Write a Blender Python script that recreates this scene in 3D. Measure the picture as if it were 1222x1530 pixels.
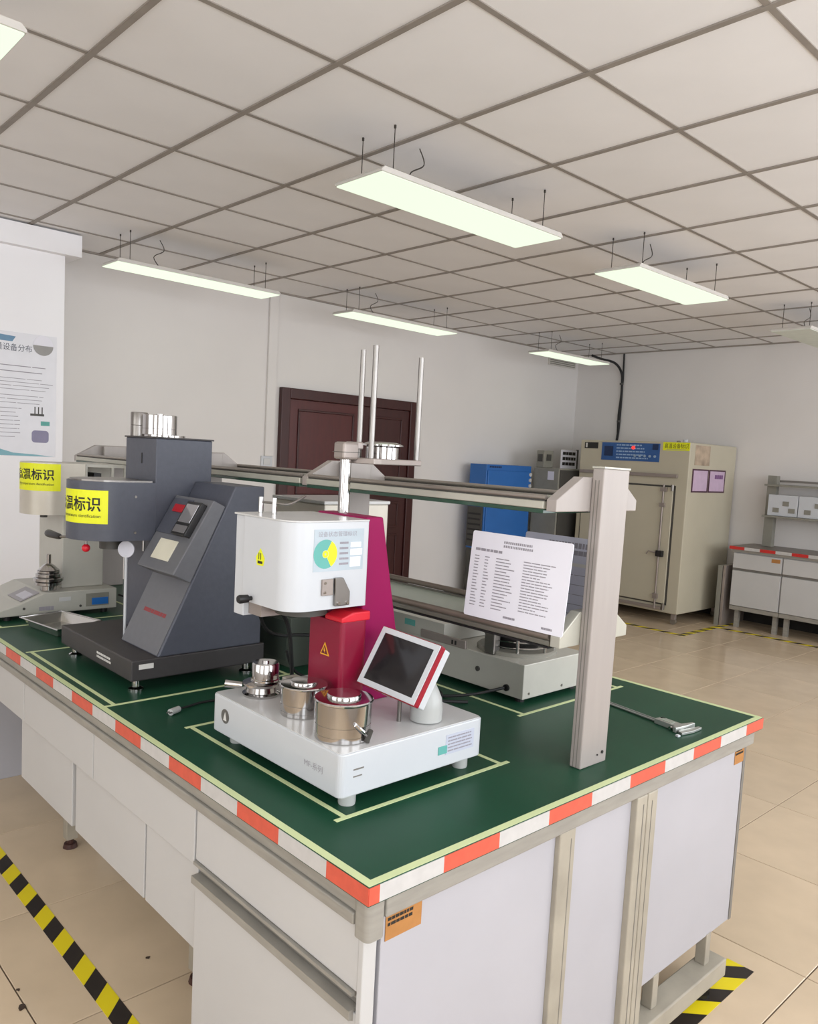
import bpy, bmesh, math, random
from mathutils import Vector, Matrix

random.seed(7)
for o in list(bpy.data.objects):
    bpy.data.objects.remove(o, do_unlink=True)
SC = bpy.context.scene
COL = SC.collection

# ------------------------------------------------------------------ camera
R_ = Vector((0.7308759, -0.6804676, 0.0527657))
U_ = Vector((0.0233364, 0.1021814, 0.9944920))
F_ = Vector((0.6821113, 0.7256189, -0.0905616))
CAM = Vector((-0.8234690, -0.9252684, 1.5022975))
cd = bpy.data.cameras.new('camera')
cam = bpy.data.objects.new('camera', cd)
COL.objects.link(cam)
mw = Matrix.Identity(4)
for i in range(3):
    mw[i][0], mw[i][1], mw[i][2], mw[i][3] = R_[i], U_[i], -F_[i], CAM[i]
cam.matrix_world = mw
cd.sensor_fit = 'VERTICAL'
cd.sensor_height = 24.0
cd.lens = 24.0 * 1190.69 / 1530.0
cd.shift_y = 24.85 / 1530.0
cd.clip_start = 0.02
SC.camera = cam

# ------------------------------------------------------------------ world, light, exposure
w = bpy.data.worlds.new('world')
SC.world = w
w.use_nodes = True
bg = w.node_tree.nodes['Background']
bg.inputs[0].default_value = (0.80, 0.88, 1.0, 1)
bg.inputs[1].default_value = 0.6
SC.view_settings.view_transform = 'Standard'
SC.view_settings.look = 'None'
SC.view_settings.exposure = 0.0
SC.view_settings.gamma = 1.0
SC.view_settings.use_curve_mapping = False

X0R, X1R, Y0R, Y1R, HC = -3.0, 7.30, -2.5, 4.88, 2.815
WIN_FRONT = [(-2.3, -0.3), (0.3, 2.3), (2.9, 4.9), (5.1, 6.9)]      # openings in the wall behind the camera (X ranges)
WIN_LEFT = [(-1.9, -0.3), (0.4, 2.4)]                                # openings in the left wall (Y ranges)
WZ0, WZ1 = 0.90, 2.72
def area(name, loc, rot, sx, sy, power, col):
    l = bpy.data.lights.new(name, 'AREA')
    l.shape = 'RECTANGLE'; l.size = sx; l.size_y = sy; l.energy = power; l.color = col
    o = bpy.data.objects.new(name, l); COL.objects.link(o)
    o.location = loc; o.rotation_euler = rot
    return o
for a, b in WIN_FRONT:
    area('window_daylight', ((a + b) / 2, Y0R - 0.14, (WZ0 + WZ1) / 2), (math.radians(90), 0, 0), b - a, WZ1 - WZ0, 66, (0.93, 0.96, 1.0))
for a, b in WIN_LEFT:
    area('window_daylight', (X0R - 0.14, (a + b) / 2, (WZ0 + WZ1) / 2), (math.radians(90), 0, math.radians(-90)), b - a, WZ1 - WZ0, 30, (1.0, 0.98, 0.94))
LAMP_STRENGTH = 1.18

# ------------------------------------------------------------------ materials
def lin(c):
    r = []
    for v in c:
        v = v / 255.0
        r.append(v / 12.92 if v <= 0.04045 else ((v + 0.055) / 1.055) ** 2.4)
    return tuple(r) + (1.0,)
MATS = {}
def M(name, c, rough=0.5, metal=0.0, var=0.05, scale=14.0, bump=0.0, spec=0.5, rnd=0.0, alpha=None, trans=0.0, stretch=None):
    if name in MATS: return MATS[name]
    m = bpy.data.materials.new(name); m.use_nodes = True
    nt = m.node_tree; b = nt.nodes['Principled BSDF']
    b.inputs['Roughness'].default_value = rough
    b.inputs['Metallic'].default_value = metal
    b.inputs['Specular IOR Level'].default_value = spec
    if trans: b.inputs['Transmission Weight'].default_value = trans
    if alpha is not None: b.inputs['Alpha'].default_value = alpha
    tc = nt.nodes.new('ShaderNodeTexCoord')
    nz = nt.nodes.new('ShaderNodeTexNoise'); nz.inputs['Scale'].default_value = scale; nz.inputs['Detail'].default_value = 4
    if stretch:
        mp = nt.nodes.new('ShaderNodeMapping'); mp.inputs['Scale'].default_value = stretch
        nt.links.new(tc.outputs['Object'], mp.inputs['Vector']); nt.links.new(mp.outputs['Vector'], nz.inputs['Vector'])
    else:
        nt.links.new(tc.outputs['Object'], nz.inputs['Vector'])
    cr = nt.nodes.new('ShaderNodeValToRGB')
    L = lin(c)
    cr.color_ramp.elements[0].position = 0.3; cr.color_ramp.elements[1].position = 0.7
    cr.color_ramp.elements[0].color = tuple(max(0, v * (1 - var)) for v in L[:3]) + (1,)
    cr.color_ramp.elements[1].color = tuple(min(1, v * (1 + var)) for v in L[:3]) + (1,)
    nt.links.new(nz.outputs['Fac'], cr.inputs['Fac'])
    out = cr.outputs['Color']
    if rnd:
        oi = nt.nodes.new('ShaderNodeObjectInfo')
        mr = nt.nodes.new('ShaderNodeMapRange'); mr.inputs['To Min'].default_value = 1 - rnd; mr.inputs['To Max'].default_value = 1 + rnd
        nt.links.new(oi.outputs['Random'], mr.inputs['Value'])
        hs = nt.nodes.new('ShaderNodeHueSaturation')
        nt.links.new(mr.outputs['Result'], hs.inputs['Value']); nt.links.new(out, hs.inputs['Color'])
        out = hs.outputs['Color']
    nt.links.new(out, b.inputs['Base Color'])
    if bump:
        bp = nt.nodes.new('ShaderNodeBump'); bp.inputs['Strength'].default_value = bump; bp.inputs['Distance'].default_value = 0.01
        nt.links.new(nz.outputs['Fac'], bp.inputs['Height']); nt.links.new(bp.outputs['Normal'], b.inputs['Normal'])
    MATS[name] = m
    return m
def EM(name, c, strength):
    if name in MATS: return MATS[name]
    m = bpy.data.materials.new(name); m.use_nodes = True
    b = m.node_tree.nodes['Principled BSDF']
    b.inputs['Base Color'].default_value = (0.05, 0.05, 0.05, 1)
    b.inputs['Emission Color'].default_value = lin(c)
    b.inputs['Emission Strength'].default_value = strength
    MATS[name] = m
    return m
def hazard_mat(nm, op):
    m = bpy.data.materials.new(nm); m.use_nodes = True
    nt = m.node_tree; b = nt.nodes['Principled BSDF']; b.inputs['Roughness'].default_value = 0.45
    tc = nt.nodes.new('ShaderNodeTexCoord'); sp = nt.nodes.new('ShaderNodeSeparateXYZ')
    nt.links.new(tc.outputs['Object'], sp.inputs['Vector'])
    ad = nt.nodes.new('ShaderNodeMath'); ad.operation = op
    nt.links.new(sp.outputs['X'], ad.inputs[0]); nt.links.new(sp.outputs['Y'], ad.inputs[1])
    dv = nt.nodes.new('ShaderNodeMath'); dv.operation = 'DIVIDE'; dv.inputs[1].default_value = 0.163
    nt.links.new(ad.outputs[0], dv.inputs[0])
    fr = nt.nodes.new('ShaderNodeMath'); fr.operation = 'FRACT'; nt.links.new(dv.outputs[0], fr.inputs[0])
    gt = nt.nodes.new('ShaderNodeMath'); gt.operation = 'GREATER_THAN'; gt.inputs[1].default_value = 0.5
    nt.links.new(fr.outputs[0], gt.inputs[0])
    mx = nt.nodes.new('ShaderNodeMix'); mx.data_type = 'RGBA'
    mx.inputs['A'].default_value = lin((38, 32, 30)); mx.inputs['B'].default_value = lin((232, 212, 22))
    nt.links.new(gt.outputs[0], mx.inputs['Factor']); nt.links.new(mx.outputs['Result'], b.inputs['Base Color'])
    return m

WALL = M('wall_paint', (222, 218, 215), 0.9, var=0.02, scale=2.0)
PILA = M('pilaster_paint', (246, 245, 248), 0.9, var=0.015, scale=2.0)
CEIL = M('ceiling_tile', (238, 236, 236), 0.85, var=0.02, scale=3.0, rnd=0.02)
BAR = M('ceiling_bar', (146, 138, 130), 0.6, var=0.08)
VOID = M('ceiling_void', (70, 66, 62), 0.9)
TILE = M('floor_tile', (212, 191, 163), 0.16, var=0.06, scale=5.0, rnd=0.03, spec=0.5)
GROUT = M('floor_grout', (96, 80, 66), 0.8)
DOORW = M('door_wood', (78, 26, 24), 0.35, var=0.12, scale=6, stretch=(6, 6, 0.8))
DOORD = M('door_dark_wood', (58, 20, 18), 0.4, var=0.12, scale=6, stretch=(6, 6, 0.8))
GREEN = M('green_laminate', (26, 70, 50), 0.40, var=0.10, scale=5, spec=0.24)
LIME = M('lime_tape', (206, 218, 166), 0.6, var=0.04)
REDT = M('red_tape', (208, 88, 68), 0.4, var=0.08, scale=40)
WHTT = M('white_tape', (194, 192, 190), 0.4, var=0.05, scale=40)
EDGE = M('worktop_edge', (120, 108, 96), 0.6)
RAIL = M('bench_rail', (150, 146, 138), 0.45, var=0.1, scale=12, stretch=(1, 1, 6))
RAILD = M('bench_rail_beige', (164, 157, 143), 0.5, var=0.14, scale=9)
CABW = M('cabinet_white', (193, 192, 191), 0.5, var=0.02, scale=4)
CABP = M('end_panel_white', (176, 175, 181), 0.45, var=0.04, scale=3)
CABG = M('cabinet_grey_edge', (120, 116, 110), 0.5)
DRK = M('dark_gap', (40, 38, 36), 0.7)
BLK = M('black_plastic', (26, 25, 26), 0.4)
RUB = M('black_rubber', (22, 22, 23), 0.6)
SLATE = M('slate_paint', (74, 77, 88), 0.45, var=0.05, scale=60, bump=0.05)
SLATEB = M('slate_base', (58, 55, 56), 0.5, var=0.06, scale=60)
SLATE_LIT = M('slate_lit', (100, 101, 106), 0.45, var=0.04, scale=60)  # lit copy of the slate paint, light put into the colour
CHROME = M('chrome', (192, 190, 189), 0.09, 1.0, var=0.03)
STEEL = M('steel', (142, 138, 134), 0.33, 1.0, var=0.05, scale=30)
SATIN = M('satin_metal', (158, 148, 142), 0.42, 0.5, var=0.04)
ALU = M('post_aluminium', (162, 154, 149), 0.45, 0.1, var=0.03, scale=10, stretch=(4, 4, 0.5))
ALUG = M('rail_aluminium', (186, 184, 172), 0.38, 0.25, var=0.06)
TUBE = M('shelf_tube', (128, 116, 106), 0.4, 0.3, var=0.06)
GLASSE = M('green_glass', (120, 150, 134), 0.12, var=0.03, trans=0.0)
FROST = M('frosted_shelf', (172, 180, 168), 0.35, var=0.03)
WHITEM = M('white_enamel', (197, 200, 204), 0.30, var=0.015, scale=8)
WHITET = M('white_plate', (198, 198, 197), 0.22, var=0.02, scale=8)
MAG = M('magenta_paint', (140, 6, 76), 0.5, var=0.04, scale=6, spec=0.25)
MAGD = M('crimson_paint', (132, 8, 46), 0.36, var=0.05, scale=6)
REDP = M('red_plastic', (208, 30, 48), 0.35)
SCREEN = M('screen_glass', (34, 32, 34), 0.12, var=0.02, spec=0.5)
YEL = M('yellow_label', (228, 232, 20), 0.5, var=0.02)
INK = M('black_ink', (30, 28, 24), 0.6)
GREYINK = M('grey_ink', (150, 146, 154), 0.7)
WHITEINK = M('white_ink', (214, 212, 208), 0.6)
REDINK = M('red_ink', (138, 54, 58), 0.6)
PAPER = M('paper', (232, 231, 240), 0.7, var=0.015)
PAPERG = M('paper_shade', (206, 206, 220), 0.7, var=0.02)
SILV = M('silver_grey_paint', (186, 184, 175), 0.38, 0.1, var=0.03)
CREAM = M('cream_metal', (196, 190, 178), 0.36, 0.25, var=0.05)
OVEN = M('oven_enamel', (188, 181, 161), 0.42, var=0.03, scale=3)
BLUE = M('blue_paint', (44, 104, 176), 0.4, var=0.05, scale=5)
BLUEP = M('blue_panel', (48, 90, 150), 0.4)
BLUES = M('blue_display', (40, 110, 190), 0.3)
TEAL = M('teal_print', (96, 168, 160), 0.6)
LILAC = M('lilac_card', (196, 172, 196), 0.6)
CARD = M('cardboard', (176, 122, 66), 0.8, var=0.1, scale=30)
MIDG = M('mid_grey_paint', (134, 132, 122), 0.5, var=0.05)
DKG = M('dark_grey_paint', (70, 68, 64), 0.5, var=0.05)
WIRE = M('wire_dark', (58, 52, 46), 0.5, 0.3)
LED = EM('red_led', (255, 40, 30), 2.5)
DIFF = EM('lamp_diffuser', (225, 238, 214), LAMP_STRENGTH)
DIFFOFF = M('lamp_diffuser_unlit', (216, 222, 212), 0.5)
LAMPB = M('lamp_housing', (206, 202, 196), 0.5)
CLEARP = M('frosted_plastic', (176, 178, 176), 0.3, var=0.03)
HAZP = hazard_mat('hazard_tape_rising', 'ADD')
HAZM = hazard_mat('hazard_tape_falling', 'SUBTRACT')

# ------------------------------------------------------------------ mesh helpers
class MB:
    def __init__(s): s.v = []; s.f = []
    def add(s, vs, fs):
        n = len(s.v); s.v += [Vector(q) for q in vs]; s.f += [[i + n for i in f] for f in fs]; return s
    def box(s, x0, x1, y0, y1, z0, z1):
        return s.add([(x0,y0,z0),(x1,y0,z0),(x1,y1,z0),(x0,y1,z0),(x0,y0,z1),(x1,y0,z1),(x1,y1,z1),(x0,y1,z1)],
                     [(0,3,2,1),(4,5,6,7),(0,1,5,4),(1,2,6,5),(2,3,7,6),(3,0,4,7)])
    def prism(s, pts, axis, a0, a1):
        n = len(pts)
        def mk(p, a):
            if axis == 'Z': return (p[0], p[1], a)
            if axis == 'Y': return (p[0], a, p[1])
            return (a, p[0], p[1])
        vs = [mk(p, a0) for p in pts] + [mk(p, a1) for p in pts]
        fs = [tuple(range(n))[::-1], tuple(range(n, 2 * n))]
        for i in range(n): fs.append((i, (i + 1) % n, n + (i + 1) % n, n + i))
        return s.add(vs, fs)
    def cyl(s, p0, p1, r, n=16, r2=None):
        p0 = Vector(p0); p1 = Vector(p1); r2 = r if r2 is None else r2
        d = (p1 - p0).normalized()
        a = d.orthogonal().normalized(); b = d.cross(a)
        vs = []
        for p, rr in ((p0, r), (p1, r2)):
            for i in range(n):
                t = 2 * math.pi * i / n
                vs.append(p + (a * math.cos(t) + b * math.sin(t)) * rr)
        fs = [tuple(range(n))[::-1], tuple(range(n, 2 * n))]
        for i in range(n): fs.append((i, (i + 1) % n, n + (i + 1) % n, n + i))
        return s.add(vs, fs)
    def lathe(s, cx, cy, prof, n=32):
        vs = []; fs = []
        for r, z in prof:
            for i in range(n):
                t = 2 * math.pi * i / n
                vs.append((cx + r * math.cos(t), cy + r * math.sin(t), z))
        k = len(prof)
        for j in range(k - 1):
            for i in range(n):
                fs.append((j*n+i, j*n+(i+1)%n, (j+1)*n+(i+1)%n, (j+1)*n+i))
        fs.append(tuple(range(n))[::-1]); fs.append(tuple(range((k-1)*n, k*n)))
        return s.add(vs, fs)
    def tube(s, pts, r, n=8):
        pts = [Vector(p) for p in pts]
        vs = []; fs = []
        prev = None
        for j, p in enumerate(pts):
            d = (pts[min(j+1, len(pts)-1)] - pts[max(j-1, 0)]).normalized()
            if prev is None: a = d.orthogonal().normalized()
            else:
                a = prev - d * prev.dot(d)
                a = a.normalized() if a.length > 1e-6 else d.orthogonal().normalized()
            prev = a; b = d.cross(a)
            for i in range(n):
                t = 2 * math.pi * i / n
                vs.append(p + (a * math.cos(t) + b * math.sin(t)) * r)
        for j in range(len(pts) - 1):
            for i in range(n):
                fs.append((j*n+i, j*n+(i+1)%n, (j+1)*n+(i+1)%n, (j+1)*n+i))
        fs.append(tuple(range(n))[::-1]); fs.append(tuple(range((len(pts)-1)*n, len(pts)*n)))
        return s.add(vs, fs)
    def sphere(s, c, r, n=12):
        prof = []
        for j in range(1, n):
            t = math.pi * j / n
            prof.append((r * math.sin(t), c[2] - r * math.cos(t)))
        return s.lathe(c[0], c[1], [(r*0.02, c[2]-r)] + prof + [(r*0.02, c[2]+r)], n * 2)
    def xf(s, m):
        s.v = [m @ q for q in s.v]; return s

def rrect(x0, x1, y0, y1, r, n=8):
    """polygon with rounded corners; r = (x0y0, x1y0, x1y1, x0y1)"""
    if not isinstance(r, (tuple, list)): r = (r,) * 4
    out = []
    for (cx, cy, sx, sy, a0), rr in zip(((x0,y0,1,1,180),(x1,y0,-1,1,270),(x1,y1,-1,-1,0),(x0,y1,1,-1,90)), r):
        if rr <= 0: out.append((cx, cy)); continue
        ox, oy = cx + sx * rr, cy + sy * rr
        for i in range(n + 1):
            t = math.radians(a0 + 90 * i / n)
            out.append((ox + rr * math.cos(t), oy + rr * math.sin(t)))
    return out

def smooth_path(pts, k=8):
    pts = [Vector(p) for p in pts]; out = []
    for i in range(len(pts) - 1):
        p0 = pts[max(i-1, 0)]; p1 = pts[i]; p2 = pts[i+1]; p3 = pts[min(i+2, len(pts)-1)]
        for j in range(k):
            t = j / k
            out.append(0.5 * ((2*p1) + (-p0+p2)*t + (2*p0-5*p1+4*p2-p3)*t*t + (-p0+3*p1-3*p2+p3)*t**3))
    out.append(pts[-1]); return out

ORG = {}
def tag(o, label=None, cat=None, group=None, kind=None):
    if label: o['label'] = label
    if cat: o['category'] = cat
    if group: o['group'] = group
    if kind: o['kind'] = kind
    return o
def thing(name, label, cat, loc, group=None, kind=None):
    o = bpy.data.objects.new(name, None); COL.objects.link(o)
    o.empty_display_size = 0.05
    o.location = loc; ORG[o.name] = Vector(loc)
    return tag(o, label, cat, group, kind)
def O(name, mb, mat, parent=None, bevel=0.0, smooth=False, origin=None, seg=2, label=None):
    me = bpy.data.meshes.new(name)
    org = ORG[parent.name] if parent is not None else (Vector(origin) if origin is not None else Vector((0, 0, 0)))
    me.from_pydata([tuple(q - org) for q in mb.v], [], mb.f)
    bm = bmesh.new(); bm.from_mesh(me); bmesh.ops.recalc_face_normals(bm, faces=bm.faces); bm.to_mesh(me); bm.free()
    if mat: me.materials.append(mat)
    if smooth:
        me.polygons.foreach_set('use_smooth', [True] * len(me.polygons))
        me.set_sharp_from_angle(angle=math.radians(38))
    o = bpy.data.objects.new(name, me); COL.objects.link(o)
    if parent is not None: o.parent = parent
    else: o.location = org
    ORG[o.name] = org
    if bevel:
        b = o.modifiers.new('bevel', 'BEVEL'); b.width = bevel; b.segments = seg; b.limit_method = 'ANGLE'; b.angle_limit = math.radians(40)
        b.harden_normals = False
    if label: o['label'] = label
    if name in ('printed_lines', 'title_lettering', 'panel_print', 'red_lettering'): o['kind'] = 'stuff'
    return o
def one(name, mb, mat, label, cat, origin, group=None, **k):
    return tag(O(name, mb, mat, None, origin=origin, **k), label, cat, group)

# local frames for flat print: (origin, right, up)
def frame(o, right, up):
    r = Vector(right).normalized(); u = Vector(up).normalized(); n = r.cross(u)
    m = Matrix.Identity(4)
    for i in range(3): m[i][0], m[i][1], m[i][2], m[i][3] = r[i], u[i], n[i], o[i]
    return m
FY = lambda x, y, z: frame((x, y, z), (1, 0, 0), (0, 0, 1))         # faces -Y
FX = lambda x, y, z: frame((x, y, z), (0, -1, 0), (0, 0, 1))        # faces -X
def text(s, size, m, mat, parent, name='lettering', width=None, align='LEFT', bend=None, bold=0.0):
    cu = bpy.data.curves.new('t', 'FONT'); cu.body = s; cu.size = size; cu.align_x = align; cu.extrude = 0.0
    cu.resolution_u = 3
    cu.offset = bold
    ob = bpy.data.objects.new('t', cu); COL.objects.link(ob)
    dg = bpy.context.evaluated_depsgraph_get()
    me = bpy.data.meshes.new_from_object(ob.evaluated_get(dg))
    bpy.data.objects.remove(ob, do_unlink=True)
    mb = MB()
    vs = [v.co.copy() for v in me.vertices]; fs = [list(p.vertices) for p in me.polygons]
    if not vs: return None
    wx = max(v.x for v in vs) - min(v.x for v in vs)
    k = (width / wx) if width and wx > 0 else 1.0
    for v in vs: v.x *= k
    if bend: vs = [bend(v) for v in vs]
    mb.add(vs, fs)
    if m is not None: mb.xf(m)
    bpy.data.meshes.remove(me)
    o = O(name, mb, mat, parent)
    return o
def flat(mb, x0, x1, y0, y1, m, t=0.0004, lift=0.0):
    q = MB().box(x0, x1, y0, y1, lift, lift + t).xf(m); mb.add(q.v, q.f); return mb
def scribble(x0, x1, y0, y1, rows, m, fill=0.8, h=0.35, seed=1, words=(0.05, 0.25)):
    """rows of small print too fine to read"""
    rd = random.Random(seed); mb = MB(); W = x1 - x0; dy = (y1 - y0) / rows
    for i in range(rows):
        y = y1 - (i + 0.5) * dy; x = x0; end = x0 + W * (fill + (1 - fill) * rd.random())
        while x < end:
            l = W * rd.uniform(*words); l = min(l, end - x)
            if l > W * 0.015: flat(mb, x, x + l, y - dy * h / 2, y + dy * h / 2, m, 0.0002, 0.0002)
            x += l + W * 0.02
    return mb

# ================================================================== ROOM
fl = O('floor', MB().box(X0R, X1R, Y0R, Y1R, -0.10, -0.004), GROUT); fl['kind'] = 'structure'
_cache = {}
def tile_obj(name, cx, cy, z0, z1, sx, sy, mat, parent, bevel):
    key = (name, round(sx, 3), round(sy, 3))
    if key not in _cache:
        mb = MB(); b = bevel
        mb.add([(-sx/2,-sy/2,0),(sx/2,-sy/2,0),(sx/2,sy/2,0),(-sx/2,sy/2,0)], [])
        me = bpy.data.meshes.new(name)
        h = z1 - z0; hx, hy = sx/2, sy/2
        if z1 > 0.5:   # ceiling tile: face down, chamfer on its lower edge
            v = [(-hx,-hy,h),(hx,-hy,h),(hx,hy,h),(-hx,hy,h),(-hx,-hy,b),(hx,-hy,b),(hx,hy,b),(-hx,hy,b),(-hx+b,-hy+b,0),(hx-b,-hy+b,0),(hx-b,hy-b,0),(-hx+b,hy-b,0)]
            f = [(0,1,2,3),(0,4,5,1),(1,5,6,2),(2,6,7,3),(3,7,4,0),(4,8,9,5),(5,9,10,6),(6,10,11,7),(7,11,8,4),(8,11,10,9)]
        else:
            v = [(-hx,-hy,0),(hx,-hy,0),(hx,hy,0),(-hx,hy,0),(-hx,-hy,h-b),(hx,-hy,h-b),(hx,hy,h-b),(-hx,hy,h-b),(-hx+b,-hy+b,h),(hx-b,-hy+b,h),(hx-b,hy-b,h),(-hx+b,hy-b,h)]
            f = [(0,3,2,1),(0,1,5,4),(1,2,6,5),(2,3,7,6),(3,0,4,7),(4,5,9,8),(5,6,10,9),(6,7,11,10),(7,4,8,11),(8,9,10,11)]
        me.from_pydata(v, [], f); me.materials.append(mat); _cache[key] = me
    o = bpy.data.objects.new(name, _cache[key]); COL.objects.link(o); o.parent = parent; o.location = (cx, cy, z0)
    return o
def grid(lo, hi, base, step):
    k = math.floor((lo - base) / step); e = [lo]
    while True:
        k += 1; x = base + k * step
        if x >= hi - 0.01: break
        if x > lo + 0.01: e.append(x)
    e.append(hi); return e
gx = grid(X0R, X1R, 1.662, 0.606); gy = grid(Y0R, Y1R, -0.135, 0.581)
for i in range(len(gx) - 1):
    for j in range(len(gy) - 1):
        tile_obj('floor_tile', (gx[i]+gx[i+1])/2, (gy[j]+gy[j+1])/2, -0.012, 0.0, gx[i+1]-gx[i]-0.004, gy[j+1]-gy[j]-0.004, TILE, fl, 0.0012)

ce = O('ceiling', MB().box(X0R, X1R, Y0R, Y1R, HC + 0.03, HC + 0.13), VOID); ce['kind'] = 'structure'
cx_ = grid(X0R, X1R, 0.278, 0.60); cy_ = grid(Y0R, Y1R, 3.76, 0.60)
for i in range(len(cx_) - 1):
    for j in range(len(cy_) - 1):
        tile_obj('ceiling_tile', (cx_[i]+cx_[i+1])/2, (cy_[j]+cy_[j+1])/2, HC, HC + 0.014, cx_[i+1]-cx_[i]-0.006, cy_[j+1]-cy_[j]-0.006, CEIL, ce, 0.003)
for x in cx_[1:-1]:
    O('grid_bar', MB().box(x - 0.012, x + 0.012, Y0R, Y1R, HC - 0.006, HC + 0.020), BAR, ce)
for i in range(len(cx_) - 1):
    pass
for y in cy_[1:-1]:
    O('grid_bar', MB().box(X0R, X1R, y - 0.0105, y + 0.0105, HC - 0.004, HC + 0.018), BAR, ce)
trim = MB()
trim.box(X0R, X1R, Y1R - 0.022, Y1R, HC - 0.012, HC); trim.box(X1R - 0.022, X1R, Y0R, Y1R, HC - 0.012, HC)
O('wall_angle', trim, BAR, ce)

def struct(name, mb, mat, **k):
    o = O(name, mb, mat, **k); o['kind'] = 'structure'; return o
struct('wall_back', MB().box(X0R - 0.12, X1R + 0.12, Y1R, Y1R + 0.12, -0.1, HC + 0.13), WALL)
struct('wall_right', MB().box(X1R, X1R + 0.12, Y0R - 0.12, Y1R, -0.1, HC + 0.13), WALL)
def wall_with_windows(name, along, pos0, pos1, lo, hi, wins, n0):
    mb = MB()
    def bx(a, b, z0, z1):
        if along == 'X': mb.box(a, b, pos0, pos1, z0, z1)
        else: mb.box(pos0, pos1, a, b, z0, z1)
    bx(lo, hi, -0.1, WZ0); bx(lo, hi, WZ1, HC + 0.13)
    e = lo
    for a, b in wins: bx(e, a, WZ0, WZ1); e = b
    bx(e, hi, WZ0, WZ1)
    struct(name, mb, WALL)
    for i, (a, b) in enumerate(wins):
        fr = MB(); c0 = (pos0 + pos1) / 2 - 0.025; c1 = c0 + 0.05
        def fb(p, q, z0, z1):
            if along == 'X': fr.box(p, q, c0, c1, z0, z1)
            else: fr.box(c0, c1, p, q, z0, z1)
        fb(a, b, WZ0, WZ0 + 0.05); fb(a, b, WZ1 - 0.05, WZ1); fb(a, a + 0.05, WZ0, WZ1); fb(b - 0.05, b, WZ0, WZ1)
        fb((a + b) / 2 - 0.03, (a + b) / 2 + 0.03, WZ0, WZ1)
        struct('window_%d' % (n0 + i), fr, WHITEM)
wall_with_windows('wall_front', 'X', Y0R - 0.12, Y0R, X0R - 0.12, X1R, WIN_FRONT, 1)
wall_with_windows('wall_left', 'Y', X0R - 0.12, X0R, Y0R, Y1R, WIN_LEFT, 1 + len(WIN_FRONT))
struct('wall_pilaster', MB().box(X0R, 1.105, 4.50, Y1R, 0, HC), PILA)
struct('ceiling_beam', MB().box(X0R, 1.19, 4.44, Y1R - 0.001, 2.668, HC - 0.012), PILA)
struct('baseboard_back', MB().box(1.105, 3.00, Y1R - 0.015, Y1R, 0, 0.10).box(4.66, X1R - 0.015, Y1R - 0.015, Y1R, 0, 0.10), DRK)
struct('baseboard_right', MB().box(X1R - 0.015, X1R, Y0R, Y1R, 0, 0.10), DRK)
# slim surface trunking running down the back wall to the switch
tr = one('cable_trunking', MB().box(2.90, 2.985, Y1R - 0.022, Y1R, 1.44, HC - 0.012), WALL,
         'white vertical cable trunking on back wall above the light switch', 'trunking', (2.94, Y1R, 1.44), bevel=0.003)
sw = thing('light_switch', 'small white light switch plate beside the dark red door', 'switch', (2.925, Y1R, 1.395))
O('plate', MB().box(2.87, 2.98, Y1R - 0.012, Y1R, 1.345, 1.44), WHITEM, sw, bevel=0.003)
O('rocker', MB().box(2.892, 2.958, Y1R - 0.017, Y1R - 0.012, 1.365, 1.42), WHITET, sw, bevel=0.002)

# ---- double door
d = thing('door_1', 'dark red wooden double door with raised panels in the back wall', None, (3.8, Y1R, 0), kind='structure')
DX0, DX1, DZ = 3.03, 4.62, 2.03
O('door_frame', MB().box(DX0, DX0 + 0.09, Y1R - 0.05, Y1R, 0, DZ).box(DX1 - 0.09, DX1, Y1R - 0.05, Y1R, 0, DZ).box(DX0 + 0.09, DX1 - 0.09, Y1R - 0.05, Y1R, DZ - 0.09, DZ), DOORD, d, bevel=0.006)
for x0, x1 in ((DX0 + 0.092, 3.925), (3.93, DX1 - 0.092)):
    lf = O('door_leaf', MB().box(x0, x1, Y1R - 0.03, Y1R, 0.01, DZ - 0.092), DOORW if x0 < 3.5 else DOORD, d, bevel=0.003)  # same door wood; right leaf's darker tone paints in its shade
    for z0, z1 in ((1.12, 1.84), (0.82, 1.03), (0.14, 0.72)):
        q = MB().box(x0 + 0.11, x1 - 0.11, Y1R - 0.034, Y1R - 0.0301, z0, z1)
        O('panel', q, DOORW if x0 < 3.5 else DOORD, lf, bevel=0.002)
        ms = MB()
        for a, b, c, e in ((x0+0.09, x1-0.09, z0-0.02, z0), (x0+0.09, x1-0.09, z1, z1+0.02), (x0+0.09, x0+0.11, z0, z1), (x1-0.11, x1-0.09, z0, z1)):
            ms.box(a, b, Y1R - 0.042, Y1R - 0.0301, c, e)
        O('moulding', ms, DOORD, lf, bevel=0.004)
O('handle', MB().box(3.945, 3.985, Y1R - 0.036, Y1R - 0.030, 0.95, 1.15).tube([(3.965, Y1R-0.033, 1.06), (3.965, Y1R-0.08, 1.06), (4.07, Y1R-0.08, 1.06)], 0.009), STEEL, d)

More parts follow.
